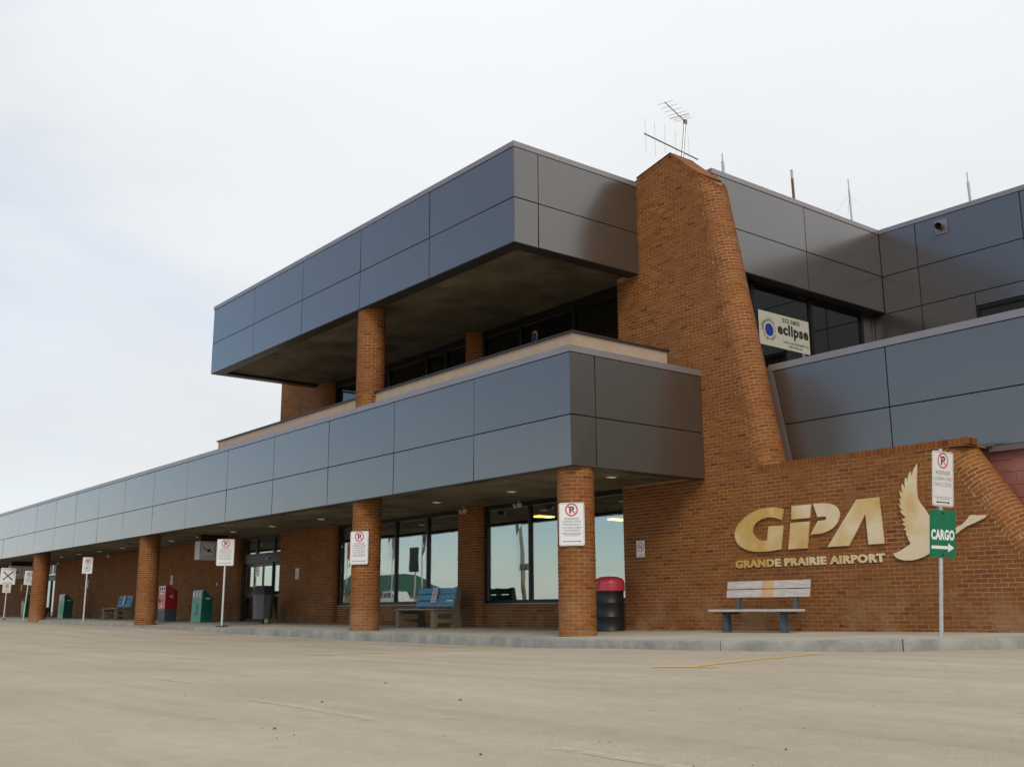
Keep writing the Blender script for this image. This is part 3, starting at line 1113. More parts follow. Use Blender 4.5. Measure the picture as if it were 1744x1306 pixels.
# split: the 300 bricks that show largest are objects, the rest one mesh per wall
BR.sort(key=lambda b_: -b_[0])
variants = []
for k in range(14):
    L_, H_ = BL - BJ, BH - BJ
    vv, ff = flat_brick_geo(-L_ / 2, L_ / 2, 0.0, -H_ / 2, H_ / 2)
    me = bpy.data.meshes.new('brick')
    me.from_pydata(vv, [], ff)
    me.materials.append(MATS['brick'])
    a = me.attributes.new('tone', 'FLOAT', 'FACE')
    a.data.foreach_set('value', [0.14 + 0.72 * k / 13] * len(ff))
    me.update()
    variants.append(me)
rest = {}
for n, (sc_, part, g, tone, full) in enumerate(BR):
    if n < 300:
        par = PARTS[part]
        if g[0] == 'flat' and full:
            _, p, q, y, za, zb = g
            me = variants[min(13, max(0, int(round((tone - 0.14) / 0.72 * 13))))]
            o = bpy.data.objects.new('brick', me)
            COL.objects.link(o)
            o.parent = par
            o.location = ((p + q) / 2, y, (za + zb) / 2)
        else:
            if g[0] == 'flat':
                vv, ff = flat_brick_geo(*g[1:])
            else:
                vv, ff = g[1], g[2]
            o = MB().add(vv, ff, tone).build('brick', 'brick', None, fix=False)
            o.parent = par
    else:
        if g[0] == 'flat':
            vv, ff = flat_brick_geo(*g[1:])
        else:
            vv, ff = g[1], g[2]
        rest.setdefault(part, MB()).add(vv, ff, tone)
for part, mb in rest.items():
    o = mb.build('bricks', 'brick', None, fix=False)
    o.parent = PARTS[part]
    o['kind'] = 'stuff'

# coping of bricks on edge along the logo wall and round the tower head
mb = MB()
x = -12.30
while x < -8.28:
    mb.box(x, x + 0.066, WY - 0.012 + random.gauss(0, .002), WY + 0.34, 3.036, 3.137, btone())
    x += 0.0765
for k in range(4):
    mb.box(-8.262, -8.262 + 0.03, WY - 0.012 + k * 0.08, WY + 0.055 + k * 0.08, 3.036, 3.137, btone())
o = bpart(mb, 'bricks', 'brick', logo_wall)
o['kind'] = 'stuff'
mb = MB()
for (xa, za, xb, zb, n) in ((-15.12, 9.70, -14.115, 9.921, 14), (-14.105, 9.921, -13.36, 9.23, 14)):
    d = Vector((xb - xa, 0, zb - za))
    L_ = d.length
    d.normalize()
    nn = Vector((-d.z, 0, d.x))
    for k in range(n):
        s0, s1 = L_ * k / n + 0.004, L_ * (k + 1) / n - 0.004
        p0, p1 = Vector((xa, 0, za)) + d * s0, Vector((xa, 0, za)) + d * s1
        q = [p0 - nn * 0.09, p1 - nn * 0.09, p1 + nn * 0.006, p0 + nn * 0.006]
        mb.prism([(a.x, a.z) for a in q], 'y', WY - 0.006, WY + 0.70, btone())
o = bpart(mb, 'bricks', 'brick', tower_o)
o['kind'] = 'stuff'
# thin metal on the left slope of the tower head
mb = MB().prism([(-15.12, 9.712), (-14.11, 9.934), (-14.11, 9.946), (-15.12, 9.724)], 'y', WY - 0.02, WY + 0.72)
bpart(mb, 'cap_flashing', 'dark_trim', tower_o)


# ---- cladding: boxes of dark backing with separate panels
def clad_front(parent, x_joints, y, z_rows, gap=0.022, th=0.022):
    """panels on a face looking to -Y at plane y"""
    for xa, xb in zip(x_joints[:-1], x_joints[1:]):
        for za, zb in zip(z_rows[:-1], z_rows[1:]):
            g = gap / 2
            j = [random.gauss(0, 0.0035) for _ in range(4)]
            x0, x1, z0, z1 = xa + g, xb - g, za + g, zb - g
            v = [(x0, y + j[0], z0), (x1, y + j[1], z0), (x1, y + j[2], z1), (x0, y + j[3], z1)]
            v += [(a, y + th, c) for a, _, c in v]
            o = MB().add(v, [(0, 1, 2, 3), (0, 4, 5, 1), (1, 5, 6, 2), (2, 6, 7, 3), (3, 7, 4, 0)], random.random()).build('fascia_panel', 'cladding', None)
            o.parent = parent


def clad_side(parent, y_joints, x, z_rows, gap=0.022, th=0.022):
    """panels on a face looking to +X at plane x"""
    for ya, yb in zip(y_joints[:-1], y_joints[1:]):
        for za, zb in zip(z_rows[:-1], z_rows[1:]):
            g = gap / 2
            j = [random.gauss(0, 0.0035) for _ in range(4)]
            y0, y1, z0, z1 = ya + g, yb - g, za + g, zb - g
            v = [(x + j[0], y0, z0), (x + j[1], y1, z0), (x + j[2], y1, z1), (x + j[3], y0, z1)]
            v += [(x - th, b_, c) for _, b_, c in v]
            o = MB().add(v, [(0, 1, 2, 3), (0, 4, 5, 1), (1, 5, 6, 2), (2, 6, 7, 3), (3, 7, 4, 0)], random.random()).build('fascia_panel', 'cladding', None)
            o.parent = parent


# lower canopy
LX, LXe = -13.54, -80.0
mb = MB()
mb.box(LXe, LX - 0.025, 12.025, WY - 0.004, 3.12, 5.10, mat='backing')
mb.box(LXe, LX - 0.025, WY - 0.004, 16.5, 3.12, 5.10, mat='backing') if False else None
canopy = bpart(mb, 'canopy', 'backing')
mb = MB().box(LXe, LX - 0.27, 12.27, WY + 0.52, 3.07, 3.115)
bpart(mb, 'soffit', 'soffit', canopy)
mb = MB()
mb.box(LXe, LX - 0.014, 12.014, 12.25, 3.004, 3.062)
mb.box(LX - 0.25, LX - 0.014, 12.252, WY - 0.01, 3.004, 3.062)
bpart(mb, 'edge_trim', 'lip_metal', canopy)
mb = MB()
mb.box(LXe, LX + 0.012, 11.985, 12.5, 5.032, 5.15)
mb.box(LX - 0.5, LX + 0.012, 12.503, WY - 0.005, 5.032, 5.15)
bpart(mb, 'cap_flashing', 'cap_metal', canopy)
for k in range(24):     # lap joints of the cap
    xx = -14.9 - 3.05 * k
    bpart(MB().box(xx, xx + 0.05, 11.981, 11.99, 5.03, 5.152), 'cap_flashing', 'cap_metal', canopy)
bpart(MB().box(LX - 0.02, LX + 0.016, 13.02, 13.07, 5.03, 5.152), 'cap_flashing', 'cap_metal', canopy)
xj = [-13.54, -16.40, -19.33, -22.26, -25.20, -28.13, -31.06, -33.90, -36.70, -39.46, -42.22, -44.97, -47.79, -50.50, -53.2, -56.0, -58.8, -61.6, -64.4, -67.2, -70.0, -72.8, -75.6, -78.4]
clad_front(canopy, xj[::-1], 12.0, [3.005, 3.905, 5.03])
clad_side(canopy, [12.0, 12.59, WY - 0.01], LX, [3.005, 3.905, 5.03])
# roof deck between the parapets
bpart(MB().box(LXe, LX - 0.5, 12.45, 16.4, 5.10, 5.14), 'roof_deck', 'roof_felt', canopy)

# downlights in the soffit
for xx in (-14.65, -17.75, -20.6, -23.45, -26.25, -29.3, -32.1, -34.9, -37.4, -40.0, -42.6, -45.5, -48.3, -50.9, -53.6):
    mb = MB()
    mb.lathe([(0.125, 3.052), (0.125, 3.072)], (xx, 14.0, 0), 24, mat='lamp_trim')
    o = bpart(mb, 'downlight', smooth=False)
    o2 = MB().lathe([(0.085, 3.046), (0.085, 3.051)], (xx, 14.0, 0), 20).build('lens', 'lamp_glow', None)
    o2.parent = o

# upstand (stucco) behind the lower fascia
mb = MB()
mb.box(-29.75, -13.87, 12.36, 12.56, 5.14, 5.50)
mb.box(-14.07, -13.87, 12.562, 14.83, 5.14, 5.50)
ups = bpart(mb, 'roof_upstand', 'stucco')
mb = MB()
mb.box(-29.80, -13.83, 12.32, 12.60, 5.502, 5.535)
mb.box(-14.11, -13.83, 12.602, 14.87, 5.502, 5.535)
bpart(mb, 'cap_flashing', 'dark_trim', ups)

# upper box
UX, UXe = -15.13, -29.78
mb = MB().box(UXe + 0.025, UX - 0.025, 12.045, WY - 0.004, 7.66, 9.58)
ubox = bpart(mb, 'upper_fascia_box', 'backing')
mb = MB().box(UXe + 0.33, UX - 0.33, 12.36, UWY + 0.3, 7.60, 7.655)
bpart(mb, 'soffit', 'soffit', ubox)
mb = MB()
mb.box(UXe + 0.004, UX - 0.014, 12.034, 12.33, 7.524, 7.58)
mb.box(UX - 0.30, UX - 0.014, 12.332, WY - 0.01, 7.524, 7.58)
mb.box(UXe + 0.004, UXe + 0.30, 12.332, WY - 0.01, 7.524, 7.58)
bpart(mb, 'edge_trim', 'lip_metal', ubox)
mb = MB()
for q in ((UXe + .3, UX - .3, 12.33, 12.36), (UX - .33, UX - .3, 12.362, WY - .01), (UXe + .3, UXe + .33, 12.362, WY - .01)):
    mb.box(q[0], q[1], q[2], q[3], 7.526, 7.66)
bpart(mb, 'edge_trim', 'dark_trim', ubox)
mb = MB()
mb.box(UXe - 0.01, UX + 0.012, 12.005, 12.4, 9.505, 9.62)
mb.box(UX - 0.4, UX + 0.012, 12.403, WY - 0.005, 9.505, 9.62)
bpart(mb, 'cap_flashing', 'cap_metal', ubox)
xj = [UXe, -26.9, -23.97, -21.02, -18.075, UX]
clad_front(ubox, xj, 12.02, [7.525, 8.446, 9.503])
clad_side(ubox, [12.02, 12.637, WY - 0.01], UX, [7.525, 8.446, 9.503])
bpart(MB().box(UXe + 0.001, UXe + 0.02, 12.03, WY - .01, 7.53, 9.5), 'fascia_panel', 'cladding', ubox)

# box to the right behind the tower (side face), and the wall beyond it
SX, CY2 = -13.634, 22.235
mb = MB().box(-30.0, SX - 0.025, WY + 0.72, CY2, 7.66, 9.56)
sbox = bpart(mb, 'side_fascia_box', 'backing')
clad_side(sbox, [WY + 0.75, 16.29, 19.26, CY2 - 0.004], SX, [7.525, 8.44, 9.51])
bpart(MB().box(SX - 0.35, SX - 0.014, WY + 0.73, CY2 - 0.02, 7.524, 7.57), 'edge_trim', 'lip_metal', sbox)
mb = MB()
mb.box(SX - 0.45, SX + 0.012, WY + 0.705, CY2 + 0.3, 9.513, 9.625)
mb.box(SX + 0.014, 2.0, CY2 - 0.014, CY2 + 0.3, 9.513, 9.625)
bpart(mb, 'cap_flashing', 'cap_metal', sbox)
for yy in (17.75, 20.3):
    bpart(MB().box(SX - 0.02, SX + 0.016, yy, yy + 0.05, 9.512, 9.628), 'cap_flashing', 'cap_metal', sbox)
for xx in (-11.2, -8.2, -5.2):
    bpart(MB().box(xx, xx + 0.05, CY2 - 0.018, CY2, 9.512, 9.628), 'cap_flashing', 'cap_metal', sbox)
mb = MB().box(-16.0, 2.0, CY2 + 0.025, CY2 + 0.3, 5.0, 9.51)
rwall = bpart(mb, 'right_upper_wall', 'backing')
rx = [SX + 0.004, -12.675, -10.16, -7.64, -5.12, -2.6, 0.0]
clad_front(rwall, rx, CY2, [7.49, 8.43, 9.51])
# the row with the window: panels with an opening from -11.37 to -9.1
clad_front(rwall, [SX - 2.0, SX - 0.3, -12.675, -11.37], CY2, [5.1, 7.49])
clad_front(rwall, [-11.37, -9.1], CY2, [7.17, 7.49])
clad_front(rwall, [-9.1, -7.64, -5.12, -2.6, 0], CY2, [5.1, 7.49])
wf = MB()
for a in ((-11.37, -11.29, 5.1, 7.16), (-9.18, -9.1, 5.1, 7.16), (-10.27, -10.20, 5.1, 7.08), (-11.288, -9.182, 7.085, 7.16)):
    wf.box(a[0], a[1], CY2 - 0.008, CY2 + 0.1, a[2], a[3])
w_ = bpart(wf, 'window', 'frame')
bpart(MB().box(-11.285, -10.275, CY2 + 0.04, CY2 + 0.052, 5.1, 7.08), 'pane', 'glass', w_)
bpart(MB().box(-10.195, -9.185, CY2 + 0.04, CY2 + 0.052, 5.1, 7.08), 'pane', 'glass', w_)
# round vent on a plate
mb = MB().box(-12.16, -11.86, CY2 - 0.022, CY2 - 0.004, 9.06, 9.40)
vt = bpart(mb, 'wall_vent', 'cap_metal')
mb = MB()
ax = Vector((0.1, -1, -0.25)).normalized()
mb.tube(Vector((-12.01, CY2 - 0.02, 9.25)), Vector((-12.01, CY2 - 0.02, 9.25)) + ax * 0.17, 0.085, 0.085, 18, False, mat='flashing')
mb.tube(Vector((-12.01, CY2 - 0.02, 9.25)), Vector((-12.01, CY2 - 0.02, 9.25)) + ax * 0.03, 0.082, 0.082, 18, True, mat='backing')
bpart(mb, 'pipe', None, vt, fix=False)

# recessed glazing under the side box
GX = -13.98
mb = MB()
for y0 in (16.0, 17.60, 19.66, 21.66):
    mb.box(GX - 0.05, GX + 0.05, y0, y0 + 0.09, 5.0, 7.60)
mb.box(GX - 0.05, GX + 0.05, 16.09, 21.66, 7.46, 7.61)
mb.box(GX - 0.05, GX + 0.05, 16.09, 21.66, 5.0, 5.4)
sw_ = bpart(mb, 'window', 'frame')
for y0, y1 in ((16.092, 17.598), (17.692, 19.658), (19.752, 21.658)):
    bpart(MB().box(GX - 0.006, GX + 0.006, y0, y1, 5.402, 7.458), 'pane', 'glass_upper', sw_)
bpart(MB().box(GX - 0.06, GX + 0.0, 21.752, CY2, 5.0, 7.6), 'corner_panel', 'cladding')
bpart(MB().box(-15.5, SX - 0.3, 16.2, CY2, 7.575, 7.60), 'soffit', 'soffit', sbox)

# parapet above the logo wall
PY = 16.10
px0 = lambda z: -12.33 + (5.0 - z) * 0.187
mb = MB().prism([(-12.6, 3.02), (2.0, 3.02), (2.0, 5.1), (-12.9, 5.1)], 'y', PY + 0.026, PY + 0.4)
par = bpart(mb, 'right_parapet', 'backing')
for xa, xb in ((None, -9.93), (-9.93, -7.42), (-7.42, -4.9), (-4.9, -2.4)):
    for za, zb in ((3.045, 3.945), (3.945, 5.01)):
        g = 0.011
        a0 = (px0(za) + g) if xa is None else xa + g
        a1 = (px0(zb) + g) if xa is None else xa + g
        v = [(a0, PY, za + g), (xb - g, PY, za + g), (xb - g, PY, zb - g), (a1, PY, zb - g)]
        v += [(p[0], PY + 0.022, p[2]) for p in v]
        o = MB().add(v, [(0, 1, 2, 3), (0, 4, 5, 1), (1, 5, 6, 2), (2, 6, 7, 3), (3, 7, 4, 0)], random.random()).build('fascia_panel', 'cladding', None)
        o.parent = par
mb = MB()
mb.box(-12.42, 2.0, PY - 0.015, PY + 0.45, 5.014, 5.14)
bpart(mb, 'cap_flashing', 'cap_metal', par)
mb = MB()
mb.prism([(-12.7, 3.05), (px0(3.05) - 0.004, 3.05), (px0(5.01) - 0.004, 5.01), (-13.1, 5.01)], 'y', PY - 0.012, PY + 0.024)
mb.box(-12.75, -12.43, PY - 0.03, PY + 0.45, 5.016, 5.10)
bpart(mb, 'edge_trim', 'flashing', par)
mb = MB()
mb.box(-8.24, 2.0, PY - 0.05, PY + 0.03, 2.955, 3.04)
mb.box(-8.36, -8.16, PY - 0.09, PY - 0.004, 3.04, 3.075)
bpart(mb, 'edge_trim', 'flashing', par)
# terrace deck behind the parapet
bpart(MB().box(-13.9, 2.0, PY + 0.4, CY2 + 0.02, 4.7, 4.9), 'roof_deck', 'roof_felt', par)

# split-faced pinkish block wall beyond the logo wall
mb = MB().box(-9.6, 0.5, PY + 0.062, PY + 0.3, -0.1, 3.018)
blk = bpart(mb, 'block_wall', 'block_joint')
k = 0
z = 0.02
while z < 2.95:
    x = -9.5 + (0.2 if k % 2 else 0)
    while x < -4.6:
        if x + 0.4 > noseG(z) + 0.15:
            j = random.gauss(0, 0.004)
            o = MB().cbox(x + 0.004, x + 0.396, PY + 0.05 + j, PY + 0.12, z + 0.004, min(z + 0.196, 2.95), 0.007).build('block', 'block_pink', None)
            o.parent = blk
        x += 0.4
    z += 0.2
    k += 1


# ---- windows on the ground floor
def ground_window(x0, x1, mull, z0=0.74, z1=3.08, gmat='glass', y=SY + 0.05):
    mb = MB()
    mb.box(x0, x1, y - 0.05, y + 0.06, z0, z0 + 0.07)
    mb.box(x0, x1, y - 0.05, y + 0.06, z1 - 0.12, z1 + 0.05)
    edges = [x0, x1]
    mb.box(x0, x0 + 0.08, y - 0.05, y + 0.06, z0 + 0.072, z1 - 0.122)
    mb.box(x1 - 0.08, x1, y - 0.05, y + 0.06, z0 + 0.072, z1 - 0.122)
    xs_ = [x0 + 0.08]
    for m_ in mull:
        mb.box(m_ - 0.035, m_ + 0.035, y - 0.05, y + 0.06, z0 + 0.072, z1 - 0.122)
        xs_ += [m_ - 0.035, m_ + 0.035]
    xs_.append(x1 - 0.08)
    w = bpart(mb, 'window', 'frame')
    for a, b_ in zip(xs_[::2], xs_[1::2]):
        mb = MB()
        jt = [random.gauss(0, 0.0025) for _ in range(4)]
        v = [(a + .002, y + jt[0], z0 + .072), (b_ - .002, y + jt[1], z0 + .072), (b_ - .002, y + jt[2], z1 - .122), (a + .002, y + jt[3], z1 - .122)]
        v += [(p[0], p[1] + 0.01, p[2]) for p in v]
        mb.add(v, [(0, 1, 2, 3), (7, 6, 5, 4), (0, 4, 5, 1), (1, 5, 6, 2), (2, 6, 7, 3), (3, 7, 4, 0)])
        bpart(mb, 'pane', gmat, w)
    bpart(MB().box(x0 - 0.02 if False else x0, x1, SY - 0.035, y - 0.052, 0.702, 0.738), 'sill', 'sill_metal', w)
    return w


ground_window(-20.85, -15.83, [-19.13, -17.45])
ground_window(-28.11, -21.86, [-26.55, -24.95, -23.38])
# interior shell behind the glass, with two lit fittings
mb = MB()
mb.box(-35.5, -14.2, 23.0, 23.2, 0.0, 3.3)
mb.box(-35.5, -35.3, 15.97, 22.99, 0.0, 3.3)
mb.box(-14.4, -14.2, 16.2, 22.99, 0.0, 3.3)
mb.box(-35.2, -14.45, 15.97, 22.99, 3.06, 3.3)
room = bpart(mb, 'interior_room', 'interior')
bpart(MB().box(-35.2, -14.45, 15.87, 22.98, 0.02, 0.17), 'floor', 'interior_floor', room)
for cx, cy in ((-21.05, 17.65), (-20.58, 19.87)):
    mb = MB()
    mb.box(cx - 0.16, cx + 0.16, cy - 0.32, cy + 0.32, 2.96, 3.05, mat='lamp_housing')
    for k in range(3):
        mb.tube((cx - 0.1 + 0.1 * k, cy - 0.28, 2.94), (cx - 0.1 + 0.1 * k, cy + 0.28, 2.94), 0.022, n=8, mat='lit_tube')
    bpart(mb, 'light_fitting', None, room)

# entrance: sliding doors with transom
EY = 15.70
mb = MB()
x0, x1 = -34.93, -31.77
mb.box(x0, x1, EY - 0.06, EY + 0.08, 2.17, 2.50)
mb.box(x0, x1, EY - 0.05, EY + 0.06, 2.98, 3.12)
for a in (x0, x1 - 0.09):
    mb.box(a, a + 0.09, EY - 0.05, EY + 0.06, 0.1, 2.168)
for a in (x0, -33.95, -32.62, x1 - 0.09):
    mb.box(a, a + 0.09, EY - 0.05, EY + 0.06, 2.502, 2.978)
door = bpart(mb, 'entrance_door', 'frame_grey')
xs_ = [x0 + 0.09, -34.08, -33.35, -32.62, x1 - 0.09]
for i in range(4):
    a, b_ = xs_[i] + 0.004, xs_[i + 1] - 0.004
    mb = MB()
    yy = EY - 0.03 + (0.04 if i in (0, 3) else 0)
    mb.box(a, a + 0.06, yy, yy + 0.035, 0.16, 2.16)
    mb.box(b_ - 0.06, b_, yy, yy + 0.035, 0.16, 2.16)
    mb.box(a + 0.062, b_ - 0.062, yy, yy + 0.035, 0.16, 0.34)
    mb.box(a + 0.062, b_ - 0.062, yy, yy + 0.035, 1.06, 1.14)
    mb.box(a + 0.062, b_ - 0.062, yy, yy + 0.035, 2.06, 2.16)
    lf = bpart(mb, 'door_leaf', 'frame_grey', door)
    bpart(MB().box(a + 0.062, b_ - 0.062, yy + 0.012, yy + 0.02, 1.142, 2.058), 'pane', 'glass', door)
    if i == 1:
        mb = MB()
        mb.box(a + 0.062, b_ - 0.062, yy + 0.006, yy + 0.022, 0.342, 1.058, mat='board_tan')
        bar(mb, a + 0.08, 0.38, b_ - 0.08, 1.02, 0.025, yy + 0.004, 'print_white')
        bar(mb, a + 0.08, 1.02, b_ - 0.08, 0.38, 0.025, yy + 0.003, 'print_white')
        bpart(mb, 'door_board', None, door, label='tan kick board with a white X')
    else:
        bpart(MB().box(a + 0.062, b_ - 0.062, yy + 0.012, yy + 0.02, 0.342, 1.058), 'pane', 'glass_upper', door)
for a, b_ in ((x0 + .092, -33.952), (-33.858, -32.622), (-32.528, x1 - .092)):
    bpart(MB().box(a, b_, EY, EY + 0.01, 2.504, 2.976), 'pane', 'glass', door)
bpart(MB().box(-33.0, -32.86, EY - 0.11, EY - 0.062, 2.27, 2.34), 'door_sensor', 'lamp_trim', door)
# far entrance beyond the fourth column
mb = MB()
mb.box(-59.9, -57.1, EY - 0.05, EY + 0.06, 2.2, 2.48)
for a in (-59.9, -58.5, -57.19):
    mb.box(a, a + 0.09, EY - 0.05, EY + 0.06, 0.2, 2.198)
mb.box(-59.9, -57.1, EY - 0.05, EY + 0.06, 3.0, 3.1)
d2 = bpart(mb, 'entrance_door', 'frame_grey')
for a, b_ in ((-59.805, -58.505), (-58.405, -57.195)):
    bpart(MB().box(a, b_, EY, EY + 0.01, 0.3, 2.198), 'pane', 'glass_upper', d2)
    bpart(MB().box(a, b_, EY, EY + 0.01, 2.482, 2.998), 'pane', 'glass_upper', d2)

# ---- upper floor windows under the upper box
mb = MB()
mb.box(-28.85, -15.84, UWY, UWY + 0.1, 7.40, 7.60)
mb.box(-28.85, -15.84, UWY, UWY + 0.1, 5.0, 5.75)
uxs = [-28.85, -27.0, -25.75, -23.78, -22.85, -21.78, -21.12, -19.62, -17.66, -15.92]
for x in uxs:
    mb.box(x, x + 0.08, UWY, UWY + 0.1, 5.752, 7.398)
uwin = bpart(mb, 'window', 'frame')
for a, b_ in zip(uxs[:-1], uxs[1:]):
    bpart(MB().box(a + 0.082, b_ - 0.002, UWY + 0.045, UWY + 0.055, 5.752, 7.398), 'pane', 'glass_upper', uwin)
for a, b_ in ((-17.4, -15.95), (-20.95, -20.2), (-23.6, -23.1)):
    bpart(MB().box(a, b_, UWY + 0.14, UWY + 0.16, 5.76, 7.3), 'blind', 'blind', uwin)
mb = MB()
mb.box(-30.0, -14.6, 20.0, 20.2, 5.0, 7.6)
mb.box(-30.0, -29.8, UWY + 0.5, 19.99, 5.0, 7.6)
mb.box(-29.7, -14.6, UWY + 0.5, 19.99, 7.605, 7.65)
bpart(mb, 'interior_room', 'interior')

# floodlights under the canopy
for i, (fx, fy) in enumerate(((-19.02, 15.12), (-21.0, 15.0), (-46.7, 14.7), (-54.7, 14.85))):
    mb = MB()
    mb.tube((fx, fy + 0.1, 3.069), (fx, fy + 0.1, 3.0), 0.05, n=12)
    fl = bpart(mb, 'floodlight', 'lamp_housing')
    for s in (-1, 1):
        d = Vector((0.55 * s + 0.35, -0.75, -0.35)).normalized()
        c = Vector((fx + s * 0.055, fy + 0.06, 2.94))
        mb = MB()
        mb.tube(c - d * 0.06, c + d * 0.02, 0.03, 0.055, 14, mat='lamp_housing')
        mb.tube(c + d * 0.02, c + d * 0.06, 0.057, 0.060, 14, mat='lamp_trim')
        bpart(mb, 'lamp_head', None, fl)

# ------------------------------------------------------------------ gold wall logo
G = [(-11.722, 2.299), (-11.815, 2.322), (-11.903, 2.34), (-11.992, 2.346), (-12.082, 2.348), (-12.161, 2.345), (-12.241, 2.339), (-12.323, 2.321), (-12.405, 2.296), (-12.477, 2.27), (-12.549, 2.238), (-12.612, 2.202), (-12.671, 2.162), (-12.721, 2.125), (-12.771, 2.082), (-12.808, 2.034), (-12.837, 1.984), (-12.854, 1.938), (-12.855, 1.892), (-12.844, 1.84), (-12.826, 1.789), (-12.793, 1.741), (-12.748, 1.702), (-12.696, 1.67), (-12.635, 1.641), (-12.566, 1.616), (-12.498, 1.599), (-12.418, 1.584), (-12.339, 1.577), (-12.237, 1.574), (-12.135, 1.573), (-11.983, 1.582), (-11.834, 1.598), (-11.75, 2.01), (-11.91, 2.015), (-12.071, 2.016), (-12.122, 1.768), (-12.178, 1.769), (-12.234, 1.774), (-12.279, 1.783), (-12.324, 1.798), (-12.361, 1.819), (-12.389, 1.844), (-12.411, 1.867), (-12.427, 1.895), (-12.44, 1.919), (-12.44, 1.95), (-12.433, 1.983), (-12.42, 2.013), (-12.394, 2.048), (-12.362, 2.082), (-12.321, 2.109), (-12.278, 2.131), (-12.222, 2.151), (-12.162, 2.165), (-12.094, 2.173), (-12.026, 2.174), (-11.971, 2.168), (-11.916, 2.157), (-11.846, 2.134), (-11.776, 2.106)]
I1 = [(-11.542, 2.335), (-11.144, 2.336), (-11.187, 2.104), (-11.573, 2.104)]
I2 = [(-11.591, 2.044), (-11.196, 2.044), (-11.274, 1.589), (-11.667, 1.589)]
PP = [(-11.096, 2.338), (-10.992, 2.337), (-10.9, 2.335), (-10.839, 2.328), (-10.779, 2.317), (-10.728, 2.303), (-10.681, 2.282), (-10.643, 2.255), (-10.616, 2.222), (-10.595, 2.182), (-10.583, 2.135), (-10.585, 2.092), (-10.6, 2.051), (-10.619, 2.008), (-10.646, 1.969), (-10.685, 1.933), (-10.732, 1.898), (-10.782, 1.874), (-10.836, 1.854), (-10.894, 1.838), (-10.96, 1.827), (-11.063, 1.821), (-11.183, 1.821), (-11.1, 1.935), (-11.015, 2.043), (-10.943, 2.042), (-10.892, 2.043), (-10.865, 2.049), (-10.848, 2.063), (-10.843, 2.08), (-10.853, 2.098), (-10.877, 2.106), (-10.928, 2.107), (-11.021, 2.106), (-11.057, 2.222)]
AA = [(-10.233, 2.341), (-10.022, 2.341), (-9.815, 2.342), (-9.798, 1.966), (-9.783, 1.593), (-10.068, 1.592), (-10.083, 2.075), (-10.096, 2.076), (-10.267, 1.828), (-10.441, 1.591), (-10.857, 1.591), (-10.537, 1.979)]
GOOSE = [(-9.094, 2.811), (-9.15, 2.734), (-9.204, 2.617), (-9.219, 2.702), (-9.257, 2.64), (-9.278, 2.543), (-9.306, 2.614), (-9.331, 2.534), (-9.327, 2.431), (-9.38, 2.523), (-9.391, 2.447), (-9.377, 2.364), (-9.434, 2.414), (-9.427, 2.345), (-9.401, 2.263), (-9.445, 2.297), (-9.437, 2.24), (-9.406, 2.161), (-9.462, 2.215), (-9.445, 2.148), (-9.398, 2.089), (-9.455, 2.107), (-9.417, 2.041), (-9.358, 1.981), (-9.424, 1.96), (-9.403, 1.924), (-9.377, 1.907), (-9.428, 1.891), (-9.402, 1.856), (-9.368, 1.834), (-9.418, 1.792), (-9.36, 1.77), (-9.376, 1.744), (-9.373, 1.698), (-9.353, 1.684), (-9.347, 1.638), (-9.31, 1.565), (-9.374, 1.53), (-9.45, 1.488), (-9.541, 1.449), (-9.638, 1.425), (-9.592, 1.364), (-9.544, 1.34), (-9.494, 1.321), (-9.438, 1.31), (-9.38, 1.307), (-9.323, 1.307), (-9.266, 1.312), (-9.193, 1.329), (-9.121, 1.347), (-9.034, 1.386), (-8.945, 1.439), (-8.872, 1.486), (-8.785, 1.538), (-8.713, 1.575), (-8.571, 1.65), (-8.507, 1.692), (-8.443, 1.732), (-8.401, 1.757), (-8.36, 1.777), (-8.278, 1.805), (-8.197, 1.834), (-8.13, 1.86), (-8.063, 1.886), (-8.041, 1.906), (-8.021, 1.926), (-8.059, 1.929), (-8.11, 1.928), (-8.187, 1.93), (-8.219, 1.938), (-8.251, 1.943), (-8.275, 1.941), (-8.291, 1.934), (-8.32, 1.908), (-8.35, 1.875), (-8.393, 1.838), (-8.436, 1.806), (-8.56, 1.762), (-8.656, 1.745), (-8.749, 1.77), (-8.839, 1.826), (-8.914, 1.908), (-8.976, 1.996), (-9.005, 2.052), (-9.036, 2.103), (-9.098, 2.192), (-9.112, 2.223), (-9.128, 2.253), (-9.134, 2.293), (-9.135, 2.332), (-9.135, 2.385), (-9.131, 2.45), (-9.126, 2.515), (-9.121, 2.58), (-9.105, 2.697)]
LB = Vector((-10.5, WY, 1.3))
logo = thing('wall_logo', 'gold GPA letters, flying goose and GRANDE PRAIRIE AIRPORT name on the brick wall', 'sign', LB)


def wpart(mb, name, mat, parent, base, fix=True, label=None):
    o = mb.build(name, mat, None, False, fix)
    o.parent = parent
    o.matrix_parent_inverse = Matrix.Translation(-Vector(base))
    if label:
        o['label'] = label
    return o


for nm, polys in (('letter', [G]), ('letter', [I1, I2]), ('letter', [PP]), ('letter', [AA])):
    mb = MB()
    for p in polys:
        mb.prism(p, 'y', WY - 0.045, WY - 0.012)
        cxm = sum(a for a, _ in p) / len(p)
        czm = sum(b_ for _, b_ in p) / len(p)
    wpart(mb, nm, 'logo_gold', logo, LB)
wpart(MB().prism(GOOSE, 'y', WY - 0.045, WY - 0.012), 'goose_emblem', 'logo_gold', logo, LB)
# the name line, letter by letter
vs, fs = text_polys('GRANDE PRAIRIE AIRPORT', 1.0, 0.05, 1.12)
x0, x1 = min(a for a, _ in vs), max(a for a, _ in vs)
z0, z1 = min(b_ for _, b_ in vs), max(b_ for _, b_ in vs)
parent_i = list(range(len(vs)))


def find(i):
    while parent_i[i] != i:
        parent_i[i] = parent_i[parent_i[i]]
        i = parent_i[i]
    return i


